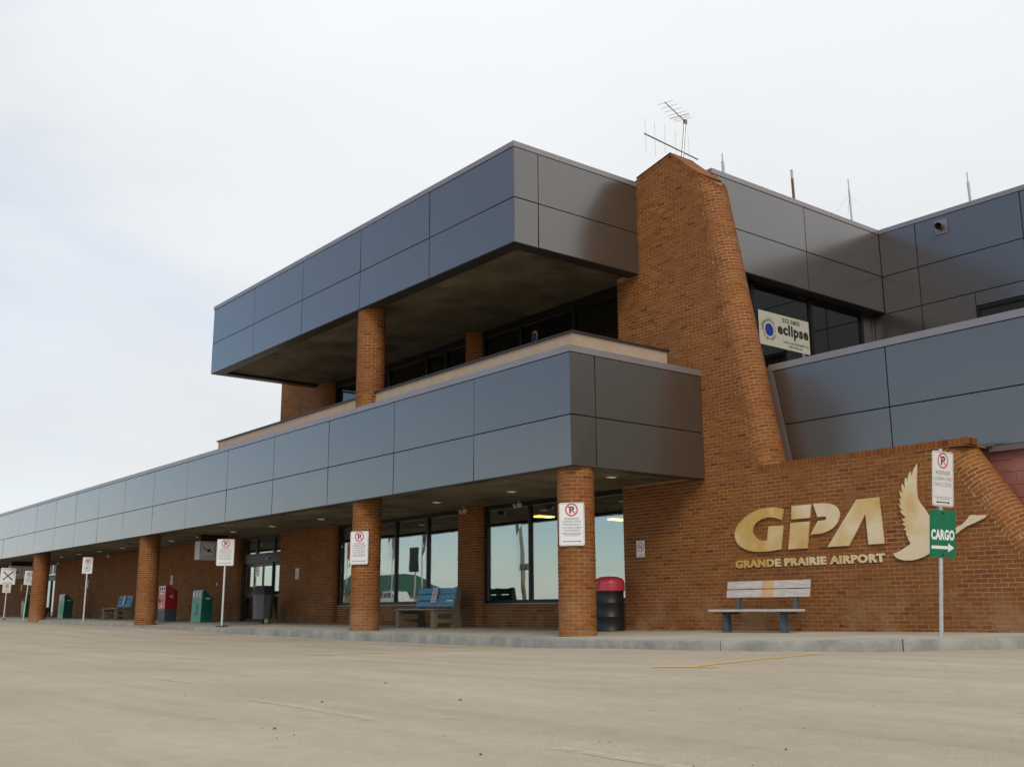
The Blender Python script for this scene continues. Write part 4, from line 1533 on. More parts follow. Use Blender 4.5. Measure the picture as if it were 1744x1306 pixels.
for fc in fs:
    for q in fc[1:]:
        parent_i[find(q)] = find(fc[0])
groups = {}
for fc in fs:
    groups.setdefault(find(fc[0]), []).append(fc)
for g, fcs in groups.items():
    bm = bmesh.new()
    mp = {}
    for fc in fcs:
        for i in fc:
            if i not in mp:
                a, b_ = vs[i]
                mp[i] = bm.verts.new((-12.878 + (a - x0) / (x1 - x0) * 3.08, WY - 0.03, 1.299 + (b_ - z0) / (z1 - z0) * 0.142))
    for fc in fcs:
        try:
            bm.faces.new([mp[i] for i in fc])
        except ValueError:
            pass
    ret = bmesh.ops.extrude_face_region(bm, geom=bm.faces[:])
    for e in ret['geom']:
        if isinstance(e, bmesh.types.BMVert):
            e.co.y += 0.022
    bmesh.ops.recalc_face_normals(bm, faces=bm.faces)
    me = bpy.data.meshes.new('letter')
    bm.to_mesh(me)
    bm.free()
    me.materials.append(MATS['logo_gold'])
    o = bpy.data.objects.new('letter', me)
    COL.objects.link(o)
    o.parent = logo
    o.matrix_parent_inverse = Matrix.Translation(-LB)


# ------------------------------------------------------------------ signs
def loading_plate(mb, w=0.45, h=0.75, cz=0.0, red='print_red', ink='print_black', y=0.0):
    mb.prism(rrect(w, h, 0.035, cz=cz), 'y', y - 0.003, y, mat='sign_white')
    # thin black border just inside the edge
    a, b_ = rrect(w - 0.022, h - 0.022, 0.028, cz=cz), rrect(w - 0.034, h - 0.034, 0.022, cz=cz)
    n = len(a)
    mb.add([(p[0], y - 0.0036, p[1]) for p in a + b_], [(i, (i + 1) % n, (i + 1) % n + n, i + n) for i in range(n)], 0.5, 'print_grey')
    yy = y - 0.0040
    noparking(mb, 0.0, cz + h * 0.335, w * 0.25, yy, red)
    return yy


def sign_loading_bilingual(name, w, h):
    mb = MB()
    yy = loading_plate(mb, w, h)
    text_into(mb, 'PASSENGER', 0, h * 0.105, w * 0.58, h * 0.048, yy, 'print_grey', 0.01)
    text_into(mb, 'LOADING ZONE', 0, h * 0.040, w * 0.72, h * 0.048, yy, 'print_grey', 0.01)
    for k, ww in enumerate((0.78, 0.60)):
        bar(mb, -w * ww / 2, h * (0.005 - 0.028 * k), w * ww / 2, h * (0.005 - 0.028 * k), h * 0.010, yy, 'print_grey')
    text_into(mb, "ZONE D'EMBARQUEMENT", 0, -h * 0.105, w * 0.80, h * 0.042, yy, 'print_grey', 0.01)
    text_into(mb, 'DES PASSAGERS', 0, -h * 0.165, w * 0.62, h * 0.042, yy, 'print_grey', 0.01)
    for k, ww in enumerate((0.78, 0.74, 0.55)):
        bar(mb, -w * ww / 2, -h * (0.205 + 0.03 * k), w * ww / 2, -h * (0.205 + 0.03 * k), h * 0.010, yy, 'print_grey')
    arrow(mb, -w * 0.36, w * 0.36, -h * 0.40, h * 0.014, yy, 'print_black')
    return mb


# on the two nearest columns
for (cx, zc_, a, lab) in ((-13.90, 2.01, 36, 'white passenger loading zone sign fixed to the brick column at the canopy corner'),
                          (-21.07, 1.955, 33, 'white passenger loading zone sign fixed to the second brick column beside the blue bench')):
    n = Vector((math.sin(R(a)), -math.cos(R(a)), 0))
    c = Vector((cx, 12.40, zc_)) + n * (WCOL + 0.022)
    t = thing('loading_zone_sign', lab, 'sign', c, R(a), 'loading zone signs on the columns')
    sign_loading_bilingual('p', 0.45, 0.735).build('sign_plate', None, t, fix=False)
    MB().box(-0.02, 0.02, 0.001, 0.03, -0.25, 0.25).build('bracket', 'galvanised', t)


def post_sign(name, label, base, top, plates, group, rust=True, mat='post_white', r=0.028):
    """plates: list of (mesh builder, height above base, facing angle, material-free)"""
    t = thing(name, label, 'sign post', base, 0, group)
    d = Vector(top) - Vector(base)
    MB().tube((0, 0, -0.03), d, r, r, 12).build('post', mat, t, smooth=True)
    if rust:
        MB().lathe([(0.075, -0.02), (0.07, 0.02), (0.04, 0.035)], (0, 0, 0), 14).build('post_base', 'rust', t)
    for mb, hz, ang in plates:
        p = d * (hz / d.z)
        o = mb.build('sign_plate', None, t, fix=False)
        ez = d.normalized()
        n = Vector((math.sin(R(ang)), -math.cos(R(ang)), 0))
        n = (n - ez * n.dot(ez)).normalized()
        ex = (-n).cross(ez).normalized()
        M3 = Matrix((ex, -n, ez)).transposed()
        o.location = p + n * (r + 0.006)
        o.rotation_euler = M3.to_euler()
        MB().box(-0.015, 0.015, 0.001, r + 0.004, -0.05, 0.05).build('clamp', 'galvanised', o)
    return t


# right-hand sign post: loading and cargo zone + green CARGO arrow
mb = MB()
yy = loading_plate(mb, 0.445, 0.76, red='print_faded_red')
text_into(mb, 'PASSENGER', 0, 0.055, 0.30, 0.058, yy, 'print_grey', 0.0)
text_into(mb, 'LOADING AND', 0, -0.025, 0.37, 0.054, yy, 'print_grey', -0.008)
text_into(mb, 'CARGO ZONE', 0, -0.105, 0.36, 0.054, yy, 'print_grey', -0.008)
for k, ww in enumerate((0.37, 0.30)):
    bar(mb, -ww / 2, -0.255 - 0.024 * k, ww / 2, -0.255 - 0.024 * k, 0.006, yy, 'print_grey')
arrow(mb, -0.14, 0.14, -0.325, 0.014, yy, 'print_black')
white_plate = mb
mb = MB()
mb.prism(rrect(0.45, 0.65, 0.03), 'y', -0.003, 0, mat='sign_green')
text_into(mb, 'CARGO', 0, -0.085, 0.40, 0.145, -0.0042, 'print_white', 0.05, 1.05)
bar(mb, -0.195, -0.185, 0.10, -0.185, 0.042, -0.0042, 'print_white')
flatpoly(mb, [(0.09, -0.245), (0.195, -0.185), (0.09, -0.125)], -0.0042, 'print_white')
for zz in (0.285, -0.285):
    mb.tube((0, -0.012, zz), (0, 0.0, zz), 0.014, n=8, mat='print_black')
mb.prism([(0.02, -0.30), (0.075, -0.305), (0.07, -0.27), (0.035, -0.262)], 'y', -0.0046, -0.003, mat='rust')
green_plate = mb
bx, by = -7.99, 13.76
t = post_sign('cargo_sign_post', 'leaning steel post with a green CARGO arrow sign under a white loading zone sign', (bx, by, sw(bx, by)), (bx + 0.235, by, 2.74), [(white_plate, 2.325 - sw(bx, by), 82), (green_plate, 1.57 - sw(bx, by), 72)], 'sign posts along the kerb', False, 'galvanised', 0.03)
# post in front of the entrance
bx, by = -28.55, 12.25
t = post_sign('loading_zone_sign_post', 'white post with a large loading zone sign in front of the entrance doors', (bx, by, sw(bx, by)), (bx + 0.02, by, 2.58), [(sign_loading_bilingual('p', 0.49, 0.74), 2.20 - sw(bx, by), 52)], 'sign posts along the kerb')
# scattered dead leaves round its foot
mb = MB()
for k in range(46):
    a, rr = random.uniform(0, 6.28), abs(random.gauss(0, 0.16)) + 0.04
    x, y = bx + rr * math.cos(a), by + rr * math.sin(a) * 0.8
    z = sw(x, y) + random.uniform(0.004, 0.05)
    s = random.uniform(0.025, 0.05)
    q = random.uniform(0, 6.28)
    t1, t2 = Vector((math.cos(q), math.sin(q), random.uniform(-.5, .5))) * s, Vector((-math.sin(q), math.cos(q), random.uniform(-.5, .5))) * s * 0.6
    p = Vector((x, y, z))
    mb.add([p - t1, p + t2, p + t1, p - t2], [(0, 1, 2, 3)])
tag(mb.build('fallen_leaves', 'dead_leaf', fix=False), kind='stuff')


def parking_two_rings(w, h):
    mb = MB()
    mb.prism(rrect(w, h, 0.02), 'y', -0.003, 0, mat='sign_white')
    yy = -0.004
    noparking(mb, 0, h * 0.24, w * 0.30, yy)
    text_into(mb, 'P', 0, -h * 0.24, w * 0.22, h * 0.14, yy, 'print_black', 0.02)
    ring(mb, 0, -h * 0.17, w * 0.24, w * 0.31, yy - 0.0006, 'print_teal')
    flatpoly(mb, [(-w * 0.36, -h * 0.42), (-w * 0.26, -h * 0.38), (-w * 0.26, -h * 0.46)], yy, 'print_black')
    return mb


bx, by = -41.25, 12.3
post_sign('parking_sign_post', 'upright post with red and green ring parking sign left of the third column', (bx, by, sw(bx, by)), (bx + 0.02, by, 2.6), [(parking_two_rings(0.36, 0.60), 2.29 - sw(bx, by), 62)], 'sign posts along the kerb', False)
bx, by = -49.7, 12.3
post_sign('parking_sign_post', 'leaning post with red and green ring parking sign left of the fourth column', (bx, by, sw(bx, by)), (bx + 0.42, by, 2.36), [(parking_two_rings(0.37, 0.60), 2.05 - sw(bx, by), 62)], 'sign posts along the kerb', False)
mb = MB()
w, h = 0.66, 0.74
mb.prism(rrect(w, h, 0.02), 'y', -0.003, 0, mat='sign_white')
text_into(mb, 'PEDESTRIAN', 0, h * 0.37, w * 0.84, h * 0.075, -0.004, 'print_grey', 0.01)
bar(mb, -0.21, -0.17, 0.21, 0.21, 0.05, -0.004, 'print_black')
bar(mb, -0.21, 0.21, 0.21, -0.17, 0.05, -0.0046, 'print_black')
text_into(mb, 'CROSSING', 0, -h * 0.44, w * 0.62, h * 0.075, -0.004, 'print_grey', 0.01)
ped = mb
mb = MB()
mb.prism(rrect(0.36, 0.40, 0.02), 'y', -0.003, 0, mat='sign_old')
noparking(mb, 0, 0.08, 0.09, -0.004)
bar(mb, -0.11, -0.07, 0.11, -0.07, 0.02, -0.004, 'print_grey')
bar(mb, -0.11, -0.12, 0.11, -0.12, 0.02, -0.004, 'print_grey')
bx, by = -53.1, 12.3
post_sign('pedestrian_sign_post', 'post with a square pedestrian crossing X sign above a small parking plate', (bx, by, sw(bx, by)), (bx + 0.12, by, 2.56), [(ped, 2.22 - sw(bx, by), 62), (mb, 1.68 - sw(bx, by), 62)], 'sign posts along the kerb', True)


# small no smoking notices
def nosmoke_plate(w, h, double=False):
    mb = MB()
    mb.prism(rrect(w, h, 0.008), 'y', -0.004, 0, mat='sign_white')
    yy = -0.005
    rr = w * 0.40
    spots = [(h * 0.12, rr)] if not double else [(h * 0.24, rr), (-h * 0.14, rr)]
    for cz, r_ in spots:
        bar(mb, -r_ * 0.55, cz - r_ * 0.1, r_ * 0.35, cz - r_ * 0.1, r_ * 0.16, yy, 'print_black')
        bar(mb, r_ * 0.1, cz + r_ * 0.1, r_ * 0.45, cz + r_ * 0.55, r_ * 0.13, yy, 'print_blue')
        ring(mb, 0, cz, r_ * 0.84, r_, yy - 0.0006, 'print_red', 24)
        k = r_ * 0.88 * 0.7071
        bar(mb, -k, cz + k, k, cz - k, r_ * 0.15, yy - 0.001, 'print_red')
    text_into(mb, 'NO SMOKING', 0, -h * 0.43, w * 0.8, h * 0.06, yy, 'print_blue', 0.01)
    return mb


NSG = 'no smoking notices'
for (x, z, w, h, dbl, lab) in ((-15.325, 1.77, 0.235, 0.33, False, 'white no smoking notice on the brick wall just right of the red topped drum'),
                               (-30.35, 1.725, 0.24, 0.34, True, 'white no smoking notice with two rings between the entrance doors and the window'),
                               (-40.9, 1.80, 0.24, 0.34, True, 'white no smoking notice on the wall above the red drop box'),
                               (-51.45, 1.87, 0.24, 0.34, True, 'white no smoking notice on the far wall behind the upright parking sign post'),
                               (-63.25, 1.95, 0.24, 0.34, True, 'white no smoking notice at far end near the pedestrian crossing sign')):
    t = tag(nosmoke_plate(w, h, dbl).build('no_smoking_sign', None, fix=False), lab, 'notice', NSG)
    t.location = (x, WY - 0.012 if x > -57 else WY - 0.004, z)
o = tag(MB().box(-0.07, 0.07, -0.03, 0, -0.05, 0.05).build('wall_switch', 'lamp_trim'), 'small pale switch box on the wall left of the entrance doors', 'switch')
o.location = (-36.45, WY - 0.012, 1.54)


# hanging departures light boxes
def plane_icon(mb, cy, cz, s, x):
    """side view of an airliner descending to the right, drawn on a face looking to +X"""
    body = [(-1.0, 0.30), (-0.86, 0.34), (-0.62, 0.20), (0.25, -0.06), (0.75, -0.26), (1.0, -0.38), (0.98, -0.46), (0.72, -0.46), (0.25, -0.30), (-0.55, 0.02), (-0.9, 0.16)]
    wing = [(0.02, 0.00), (0.42, 0.30), (0.58, 0.30), (0.40, -0.10)]
    wing2 = [(-0.22, -0.08), (-0.02, -0.55), (0.12, -0.55), (0.22, -0.22)]
    tail = [(-0.95, 0.28), (-1.02, 0.62), (-0.88, 0.62), (-0.62, 0.20)]
    for k, p in enumerate((body, wing, wing2, tail)):
        mb.add([(x + 0.0005 * k, cy + a * s, cz + b_ * s) for a, b_ in p], [tuple(range(len(p)))], 0.5, 'print_black')


def hang_sign(x, y, label):
    t = thing('hanging_sign', label, 'sign', (x, y, 2.25), 0, 'departures signs hung from the soffit')
    MB().cbox(-0.2, 0.2, 0, 1.08, 0.0, 0.60, 0.008).build('light_box', 'sign_old', t)
    MB().box(-0.12, 0.12, 0.06, 1.0, 0.602, 0.84).build('bracket', 'print_black', t)
    for k in range(2):
        mb = MB()
        mb.box(0.201, 0.206, 0.05 + 0.5 * k, 0.52 + 0.5 * k, 0.05, 0.55, mat='sign_white')
        for a in ((0.05, 0.065, 0.05, 0.55), (0.505, 0.52, 0.05, 0.55), (0.066, 0.504, 0.05, 0.062), (0.066, 0.504, 0.538, 0.55)):
            mb.box(0.2062, 0.2085, a[0] + 0.5 * k, a[1] + 0.5 * k, a[2], a[3], mat='print_grey')
        if k == 0:
            plane_icon(mb, 0.29, 0.32, 0.17, 0.2075)
            mb.box(0.2064, 0.2075, 0.12, 0.46, 0.115, 0.13, mat='print_grey')
        else:
            mb.box(0.2064, 0.2075, 0.62, 0.94, 0.30, 0.33, mat='print_grey')
        mb.build('sign_face', None, t)
    return t


hang_sign(-34.0, 13.6, 'white light box with a black airplane pictogram hung near the entrance doors')
hang_sign(-57.0, 13.25, 'grey light box with airplane pictogram hung under far end of the canopy')

# tenant banner in the recessed window, and a round sticker in the upper window
t = thing('window_banner', 'cream eclipse banner with a blue disc and phone number inside the upper window', 'banner', (-13.962, 18.72, 6.54), R(90))
mb = MB()
w, h = 1.77, 0.765
mb.prism(rrect(w, h, 0.01), 'y', -0.006, 0, mat='banner')
yy = -0.008
text_into(mb, '532-5805', 0.24, 0.225, 0.62, 0.10, yy, 'print_black', 0.025, 1.1)
text_into(mb, 'eclipse', 0.30, -0.135, 1.10, 0.33, yy, 'print_black', 0.045, 1.08)
text_into(mb, 'LAND & ENVIRONMENTAL', 0.38, -0.245, 0.92, 0.05, yy, 'print_black', 0.01)
text_into(mb, 'SERVICES INC.', 0.38, -0.325, 0.50, 0.05, yy, 'print_black', 0.01)
flatpoly(mb, [(-0.54 + 0.145 * math.cos(q), -0.02 + 0.145 * math.sin(q)) for q in np.linspace(0, 2 * math.pi, 28, endpoint=False)], yy, 'print_blue')
rs = random.Random(3)
for k in range(40):
    q = 2 * math.pi * k / 40 + rs.uniform(-.05, .05)
    r0 = 0.185 + rs.uniform(0, .02)
    bias = 1.0 + 0.8 * max(0, math.cos(q - R(140)))
    r1 = r0 + rs.uniform(0.02, 0.085) * bias
    dq = 0.07
    flatpoly(mb, [(-0.54 + r0 * math.cos(q - dq), -0.02 + r0 * math.sin(q - dq)), (-0.54 + r0 * math.cos(q + dq), -0.02 + r0 * math.sin(q + dq)), (-0.54 + r1 * math.cos(q + 0.12), -0.02 + r1 * math.sin(q + 0.12))], yy - 0.0004, 'print_black')
mb.build('banner_sheet', None, t, fix=False)
mb = MB()
flatpoly(mb, [(0.105 * math.cos(q), 0.125 * math.sin(q) - 0.02) for q in np.linspace(0, 2 * math.pi, 28, endpoint=False)], -0.004, 'print_blue')
flatpoly(mb, [(0.02 + 0.115 * math.cos(q), 0.15 * math.sin(q)) for q in np.linspace(0, 2 * math.pi, 28, endpoint=False)], -0.002, 'print_yellow')
o = tag(mb.build('window_sticker', None, fix=False), 'round blue sticker with a yellow crescent in the dark upper floor window', 'sticker')
o.location = (-19.10, UWY + 0.04, 7.05)

# ------------------------------------------------------------------ street furniture
# slatted wooden bench on steel legs
t = thing('wooden_bench', 'weathered grey plank bench on blue steel legs under the gold lettering', 'bench', (-11.86, 14.75, sw(-11.86, 14.75)))


def plank(mb_name, x0, x1, y0, y1, z0, z1, mats, parent, rot=None):
    mb = MB()
    if len(mats) == 1:
        mb.cbox(x0, x1, y0, y1, z0, z1, 0.006, mat=mats[0])
    else:
        c0, c1 = -0.10, 0.16
        mb.cbox(x0, x1, y0, y1, z0, z1, 0.006, mat=mats[0])
        mb.cbox(c0, c1, y0 - 0.0015, y1 + 0.0015, z0 - 0.001, z1 + 0.001, 0.006, mat=mats[1])
    o = mb.build(mb_name, None, parent)
    return o


for k in range(3):
    plank('seat_plank', -0.87 + 0.005 * k, 0.87 - 0.012 * k, -0.33 + 0.155 * k, -0.33 + 0.155 * k + 0.14, 0.345, 0.385, ['wood_grey'], t)
for k in range(2):
    o = plank('back_plank', -0.88, 0.885, -0.02, 0.02, 0, 0.135, ['wood_grey', 'wood_bare'], t)
    o.location = (0, 0.20 + 0.03 * k, 0.585 + 0.148 * k)
    o.rotation_euler = (R(-11), 0, 0)
for s in (-0.61, 0.61):
    mb = MB()
    mb.cbox(s - 0.045, s + 0.045, -0.20, -0.08, -0.02, 0.343, 0.006)
    mb.cbox(s - 0.03, s + 0.03, -0.30, 0.15, 0.30, 0.343, 0.004)
    mb.prism([(0.14, 0.30), (0.20, 0.30), (0.275, 0.83), (0.235, 0.83)], 'x', s - 0.03, s + 0.03)
    mb.build('leg', 'steel_blue', t)


# concrete-ended benches with blue slats
def concrete_bench(loc, label, group):
    t = thing('concrete_bench', label, 'bench', loc, 0, group)
    for s in (-0.82, 0.70):
        mb = MB()
        x0, x1 = s, s + 0.12
        # H-shaped end: front leg, seat rail, back leg with tall back post, holes left open
        mb.cbox(x0, x1, -0.40, -0.27, 0, 0.405, 0.012)
        mb.prism([(0.16, 0), (0.42, 0), (0.36, 0.46), (0.40, 0.93), (0.30, 0.95), (0.20, 0.45)], 'x', x0, x1)
        mb.box(x0 + 0.001, x1 - 0.001, -0.268, 0.19, 0.32, 0.404)
        mb.box(x0 + 0.001, x1 - 0.001, -0.268, 0.19, 0.12, 0.20)
        mb.build('bench_end', 'exposed_aggregate', t)
    for k in range(3):
        o = MB().cbox(-0.86, 0.86, -0.42 + 0.19 * k, -0.42 + 0.19 * k + 0.175, 0.407, 0.445, 0.006).build('seat_plank', 'wood_seat', t)
    for k in range(3):
        o = MB().cbox(-0.80, 0.80, -0.02, 0.02, 0, 0.135, 0.008).build('back_plank', 'wood_blue', t)
        o.location = (0, 0.185 + 0.035 * k, 0.485 + 0.155 * k)
        o.rotation_euler = (R(-13), 0, 0)
    return t


CBG = 'concrete benches under the canopy'
b2x, b2y = -21.66, 14.50
concrete_bench((b2x, b2y, sw(b2x, b2y)), 'concrete ended bench with blue slat back beside the second column', CBG)
b3x, b3y = -44.05, 14.50
c = copy_tree(bpy.data.objects['concrete_bench'])
c.location = (b3x, b3y, sw(b3x, b3y))
c['label'] = 'concrete ended bench with blue slat back left of the third column'
for (bx, by, lab) in ((b2x + 0.02, b2y, 'no smoking notice taped to the blue back of the bench beside the second column'), (b3x + 0.02, b3y, 'no smoking notice taped to the blue back of the far bench')):
    o = tag(nosmoke_plate(0.22, 0.36, True).build('no_smoking_sign', None, fix=False), lab, 'notice', NSG)
    o.location = (bx, by + 0.175, sw(bx, by) + 0.77)
    o.rotation_euler = (R(-13), 0, 0)

# drum with red lid
dx, dy = -15.78, 14.95
t = thing('litter_drum', 'black steel drum with a domed red plastic lid beside the corner column', 'bin', (dx, dy, sw(dx, dy)))
prof = [(0.285, 0.0), (0.29, 0.015), (0.282, 0.03)]
for zr in (0.28, 0.55):
    prof += [(0.282, zr - 0.022), (0.293, zr - 0.006), (0.293, zr + 0.006), (0.282, zr + 0.022)]
prof += [(0.282, 0.77), (0.292, 0.785), (0.292, 0.80)]
MB().lathe(prof, (0, 0, 0), 36).build('drum', 'drum_black', t, smooth=True)
prof = [(0.305, 0.785), (0.308, 0.80), (0.305, 0.93), (0.295, 0.985), (0.26, 1.03), (0.18, 1.06), (0.08, 1.072), (0.0001, 1.075)]
lid = MB().lathe(prof, (0, 0, 0), 36).build('lid', 'plastic_red', t, smooth=True)
mb = MB()
for a in (-75, -20):
    M_ = Matrix.Rotation(R(a), 4, 'Z')
    mb.cbox(-0.13, 0.13, -0.312, -0.295, 0.84, 0.985, 0.006, M=M_)
mb.build('flap', 'plastic_red', lid)


# green recycling cabinets
def recycling_bin(loc, label, group):
    t = thing('recycling_bin', label, 'bin', loc, 0, group)
    mb = MB()
    side = [(-0.20, 0.0), (0.20, 0.0), (0.20, 0.80), (-0.08, 1.06), (-0.155, 1.06), (-0.17, 0.80)]
    mb.prism(side, 'x', -0.43, 0.43)
    mb.build('body', 'bin_green', t)
    mb = MB()
    mb.add([(-0.41, -0.205, 0.03), (0.41, -0.205, 0.03), (0.41, -0.178, 0.79), (-0.41, -0.178, 0.79)], [(0, 1, 2, 3)], 0.5, 'bin_green_light')
    mb.add([(-0.41, -0.178, 0.81), (0.41, -0.178, 0.81), (0.41, -0.165, 1.04), (-0.41, -0.165, 1.04)], [(0, 1, 2, 3)], 0.5, 'bin_green')
    for q in ((-0.16, 0.22, 0.02, 0.62), (0.02, 0.62, 0.14, 0.30), (0.14, 0.30, -0.16, 0.22)):
        a, b_ = Vector((q[0], -0.213, q[1])), Vector((q[2], -0.195, q[3]))
        d = (b_ - a).normalized()
        nn = Vector((-d.z, 0, d.x)) * 0.03
        mb.add([a - nn, b_ - nn, b_ + nn, a + nn], [(0, 1, 2, 3)], 0.5, 'bin_green')
    mb.build('front_panel', None, t, fix=False)
    for k in range(3):
        mb = MB()
        cx = -0.25 + 0.25 * k
        mb.prism(rrect(0.13, 0.17, 0.05, cx=cx, cz=0.92), 'y', -0.196, -0.168, mat='print_white')
        mb.build('slot', None, t)
    MB().box(0.431, 0.434, -0.05, 0.10, 0.76, 0.80).build('side_label', 'print_white', t)
    return t


RBG = 'green recycling bins along the wall'
x, y = -35.20, 14.36
recycling_bin((x, y, sw(x, y)), 'green recycling bin with three slots left of the entrance doors', RBG)
x, y = -50.9, 14.34
c = copy_tree(bpy.data.objects['recycling_bin'])
c.location = (x, y, sw(x, y))
c['label'] = 'green recycling bin with three slots right of the fourth column'

# red courier drop box
x, y = -37.98, 14.22
t = thing('drop_box', 'tall red drop box on a slate blue base right of the third column', 'drop box', (x, y, sw(x, y)))
MB().cbox(-0.33, 0.33, -0.22, 0.22, 0.0, 0.42, 0.008).build('base', 'box_base', t)
MB().prism([(-0.22, 0.422), (0.22, 0.422), (0.22, 1.06), (-0.06, 1.24), (-0.22, 1.24)], 'x', -0.33, 0.33).build('body', 'box_red', t)
mb = MB()
mb.box(-0.32, 0.32, -0.226, -0.221, 0.43, 1.23, mat='box_red_front')
mb.box(-0.30, 0.30, -0.23, -0.2262, 1.06, 1.22, mat='sign_white')
for k in range(3):
    mb.box(-0.26 + 0.19 * k, -0.12 + 0.19 * k, -0.232, -0.2302, 1.09, 1.19, mat='print_black')
mb.box(-0.24, 0.22, -0.232, -0.2262, 0.94, 0.985, mat='sign_white')
mb.box(-0.26, 0.10, -0.235, -0.2262, 0.70, 0.735, mat='print_black')
mb.box(-0.24, -0.20, -0.245, -0.2262, 0.66, 0.78, mat='print_black')
ring(mb, 0.0, 0.53, 0.0, 0.055, -0.228, 'sign_white', 14)
mb.build('front_panel', None, t)
mb = MB()
for q in ([(-0.10, 0.88), (0.08, 0.94), (0.06, 0.90), (-0.02, 0.875)], [(-0.10, 0.875), (0.06, 0.80), (0.08, 0.83), (-0.03, 0.87)]):
    mb.add([(0.3312, a, b_) for a, b_ in q], [(0, 1, 2, 3)], 0.5, 'sign_white')
mb.build('arrow_mark', None, t, fix=False)

# grey waste bin in front of the doors
x, y = -30.65, 14.45
t = thing('waste_bin', 'grey waste bin with a dark hopper lid in front of the entrance doors', 'bin', (x, y, sw(x, y)))
mb = MB()
v = []
for z, r_ in ((0.14, 0.25), (0.86, 0.30)):
    for a in range(8):
        q = R(22.5 + 45 * a)
        v.append((r_ * 1.08 * math.cos(q), r_ * 1.08 * math.sin(q), z))
mb.add(v, [tuple(range(7, -1, -1)), tuple(range(8, 16))] + [(i, (i + 1) % 8, (i + 1) % 8 + 8, i + 8) for i in range(8)])
mb.build('body', 'bin_grey', t)
mb = MB()
v = []
for z, r_ in ((0.861, 0.34), (0.90, 0.34), (1.12, 0.235), (1.135, 0.22)):
    for a in range(8):
        q = R(22.5 + 45 * a)
        v.append((r_ * 1.08 * math.cos(q), r_ * 1.08 * math.sin(q), z))
mb.add(v, [tuple(range(7, -1, -1)), tuple(range(24, 32))] + [(k * 8 + i, k * 8 + (i + 1) % 8, (k + 1) * 8 + (i + 1) % 8, (k + 1) * 8 + i) for k in range(3) for i in range(8)])
mb.build('lid', 'bin_lid', t)
MB().tube((0.16, -0.1, 0), (0.16, -0.1, 0.15), 0.03).build('leg', 'bin_lid', t)
MB().tube((-0.16, 0.1, 0), (-0.16, 0.1, 0.15), 0.03).build('leg', 'bin_lid', t)
MB().tube((0.1, 0.17, 0), (0.1, 0.17, 0.15), 0.03).build('leg', 'bin_lid', t)
x, y = -31.28, 15.0
t = thing('warning_board', 'small yellow folding board behind the grey waste bin', 'board', (x, y, sw(x, y)))
MB().prism([(-0.14, 0.0), (-0.10, 0.0), (0.0, 0.66), (-0.03, 0.66)], 'x', -0.15, 0.15).build('front_leaf', 'yellow_plastic', t)
MB().prism([(0.14, 0.0), (0.10, 0.0), (0.002, 0.64), (0.03, 0.66)], 'x', -0.15, 0.15).build('back_leaf', 'yellow_plastic', t)

# dark bin with a pale top at the far left wall
x, y = -57.8, 14.5
t = thing('ash_bin', 'dark green bin with a bulging grey bag behind the leaning parking sign', 'bin', (x, y, sw(x, y)))
MB().prism([(-0.25, 0.0), (0.25, 0.0), (0.28, 0.78), (-0.28, 0.78)], 'x', -0.3, 0.3).build('body', 'bin_green', t)
MB().lathe([(0.30, 0.782), (0.33, 0.86), (0.26, 0.98), (0.12, 1.06), (0.05, 1.10)], (0, 0, 0), 16).build('bag', 'bin_grey', t, smooth=True)
x, y = -59.3, 15.1
t = thing('dark_planter', 'low dark tub in front of the far entrance door', 'tub', (x + 3.4, y - 0.4, sw(x, y)))
MB().lathe([(0.22, 0.0), (0.30, 0.42), (0.32, 0.45), (0.26, 0.45), (0.24, 0.40)], (0, 0, 0), 18).build('tub', 'bin_grey', t, smooth=True)

# ------------------------------------------------------------------ aerials on the roof
t = thing('yagi_antenna', 'television aerial on a mast above a long horizontal boom at the brick tower top', 'antenna', (-14.45, 16.05, 9.5))
B0 = Vector((-14.45, 16.05, 9.5))
MB().tube((0, 0, -0.1), (0.0, 0.25, 1.56), 0.036, 0.028, 10).build('mast', 'antenna_metal', t)
p0 = Vector((0.0, 0.25, 1.55))
dirv = Vector((math.sin(R(19)), -math.cos(R(19)), 0.0))
mb = MB()
mb.tube(p0, p0 + dirv * 1.06, 0.010, n=8)
mb.box(p0.x - 0.03, p0.x + 0.03, p0.y - 0.035, p0.y + 0.035, p0.z - 0.07, p0.z + 0.03)
mb.build('boom', 'copper_tube', t)
sd = Vector((dirv.y, -dirv.x, 0))
for k, (s, L_) in enumerate(((0.10, .20), (0.20, .20), (0.30, .22), (0.45, .21), (0.64, .20), (0.84, .19), (1.04, .18))):
    mb = MB()
    c = p0 + dirv * s
    mb.tube(c - sd * L_, c + sd * L_, 0.0045 if k != 2 else 0.009, n=6)
    mb.build('element', 'antenna_metal', t)
p1 = Vector((0.0, 0.25, 0.78))
d2 = Vector((math.sin(R(6)), -math.cos(R(6)), 0.0))
MB().tube(p1 - d2 * 0.42, p1 + d2 * 1.46, 0.015, n=8).build('boom', 'copper_tube', t)
for s, up_, dn in ((1.42, 0.36, 0.38), (1.10, 0.40, 0.38), (0.76, 0.42, 0.22), (0.38, 0.44, 0.12), (-0.10, 0.42, 0.2)):
    c = p1 + d2 * s
    MB().tube(c + Vector((0, 0, -dn)), c + Vector((0, 0, up_)), 0.006, n=6).build('element', 'antenna_metal', t)

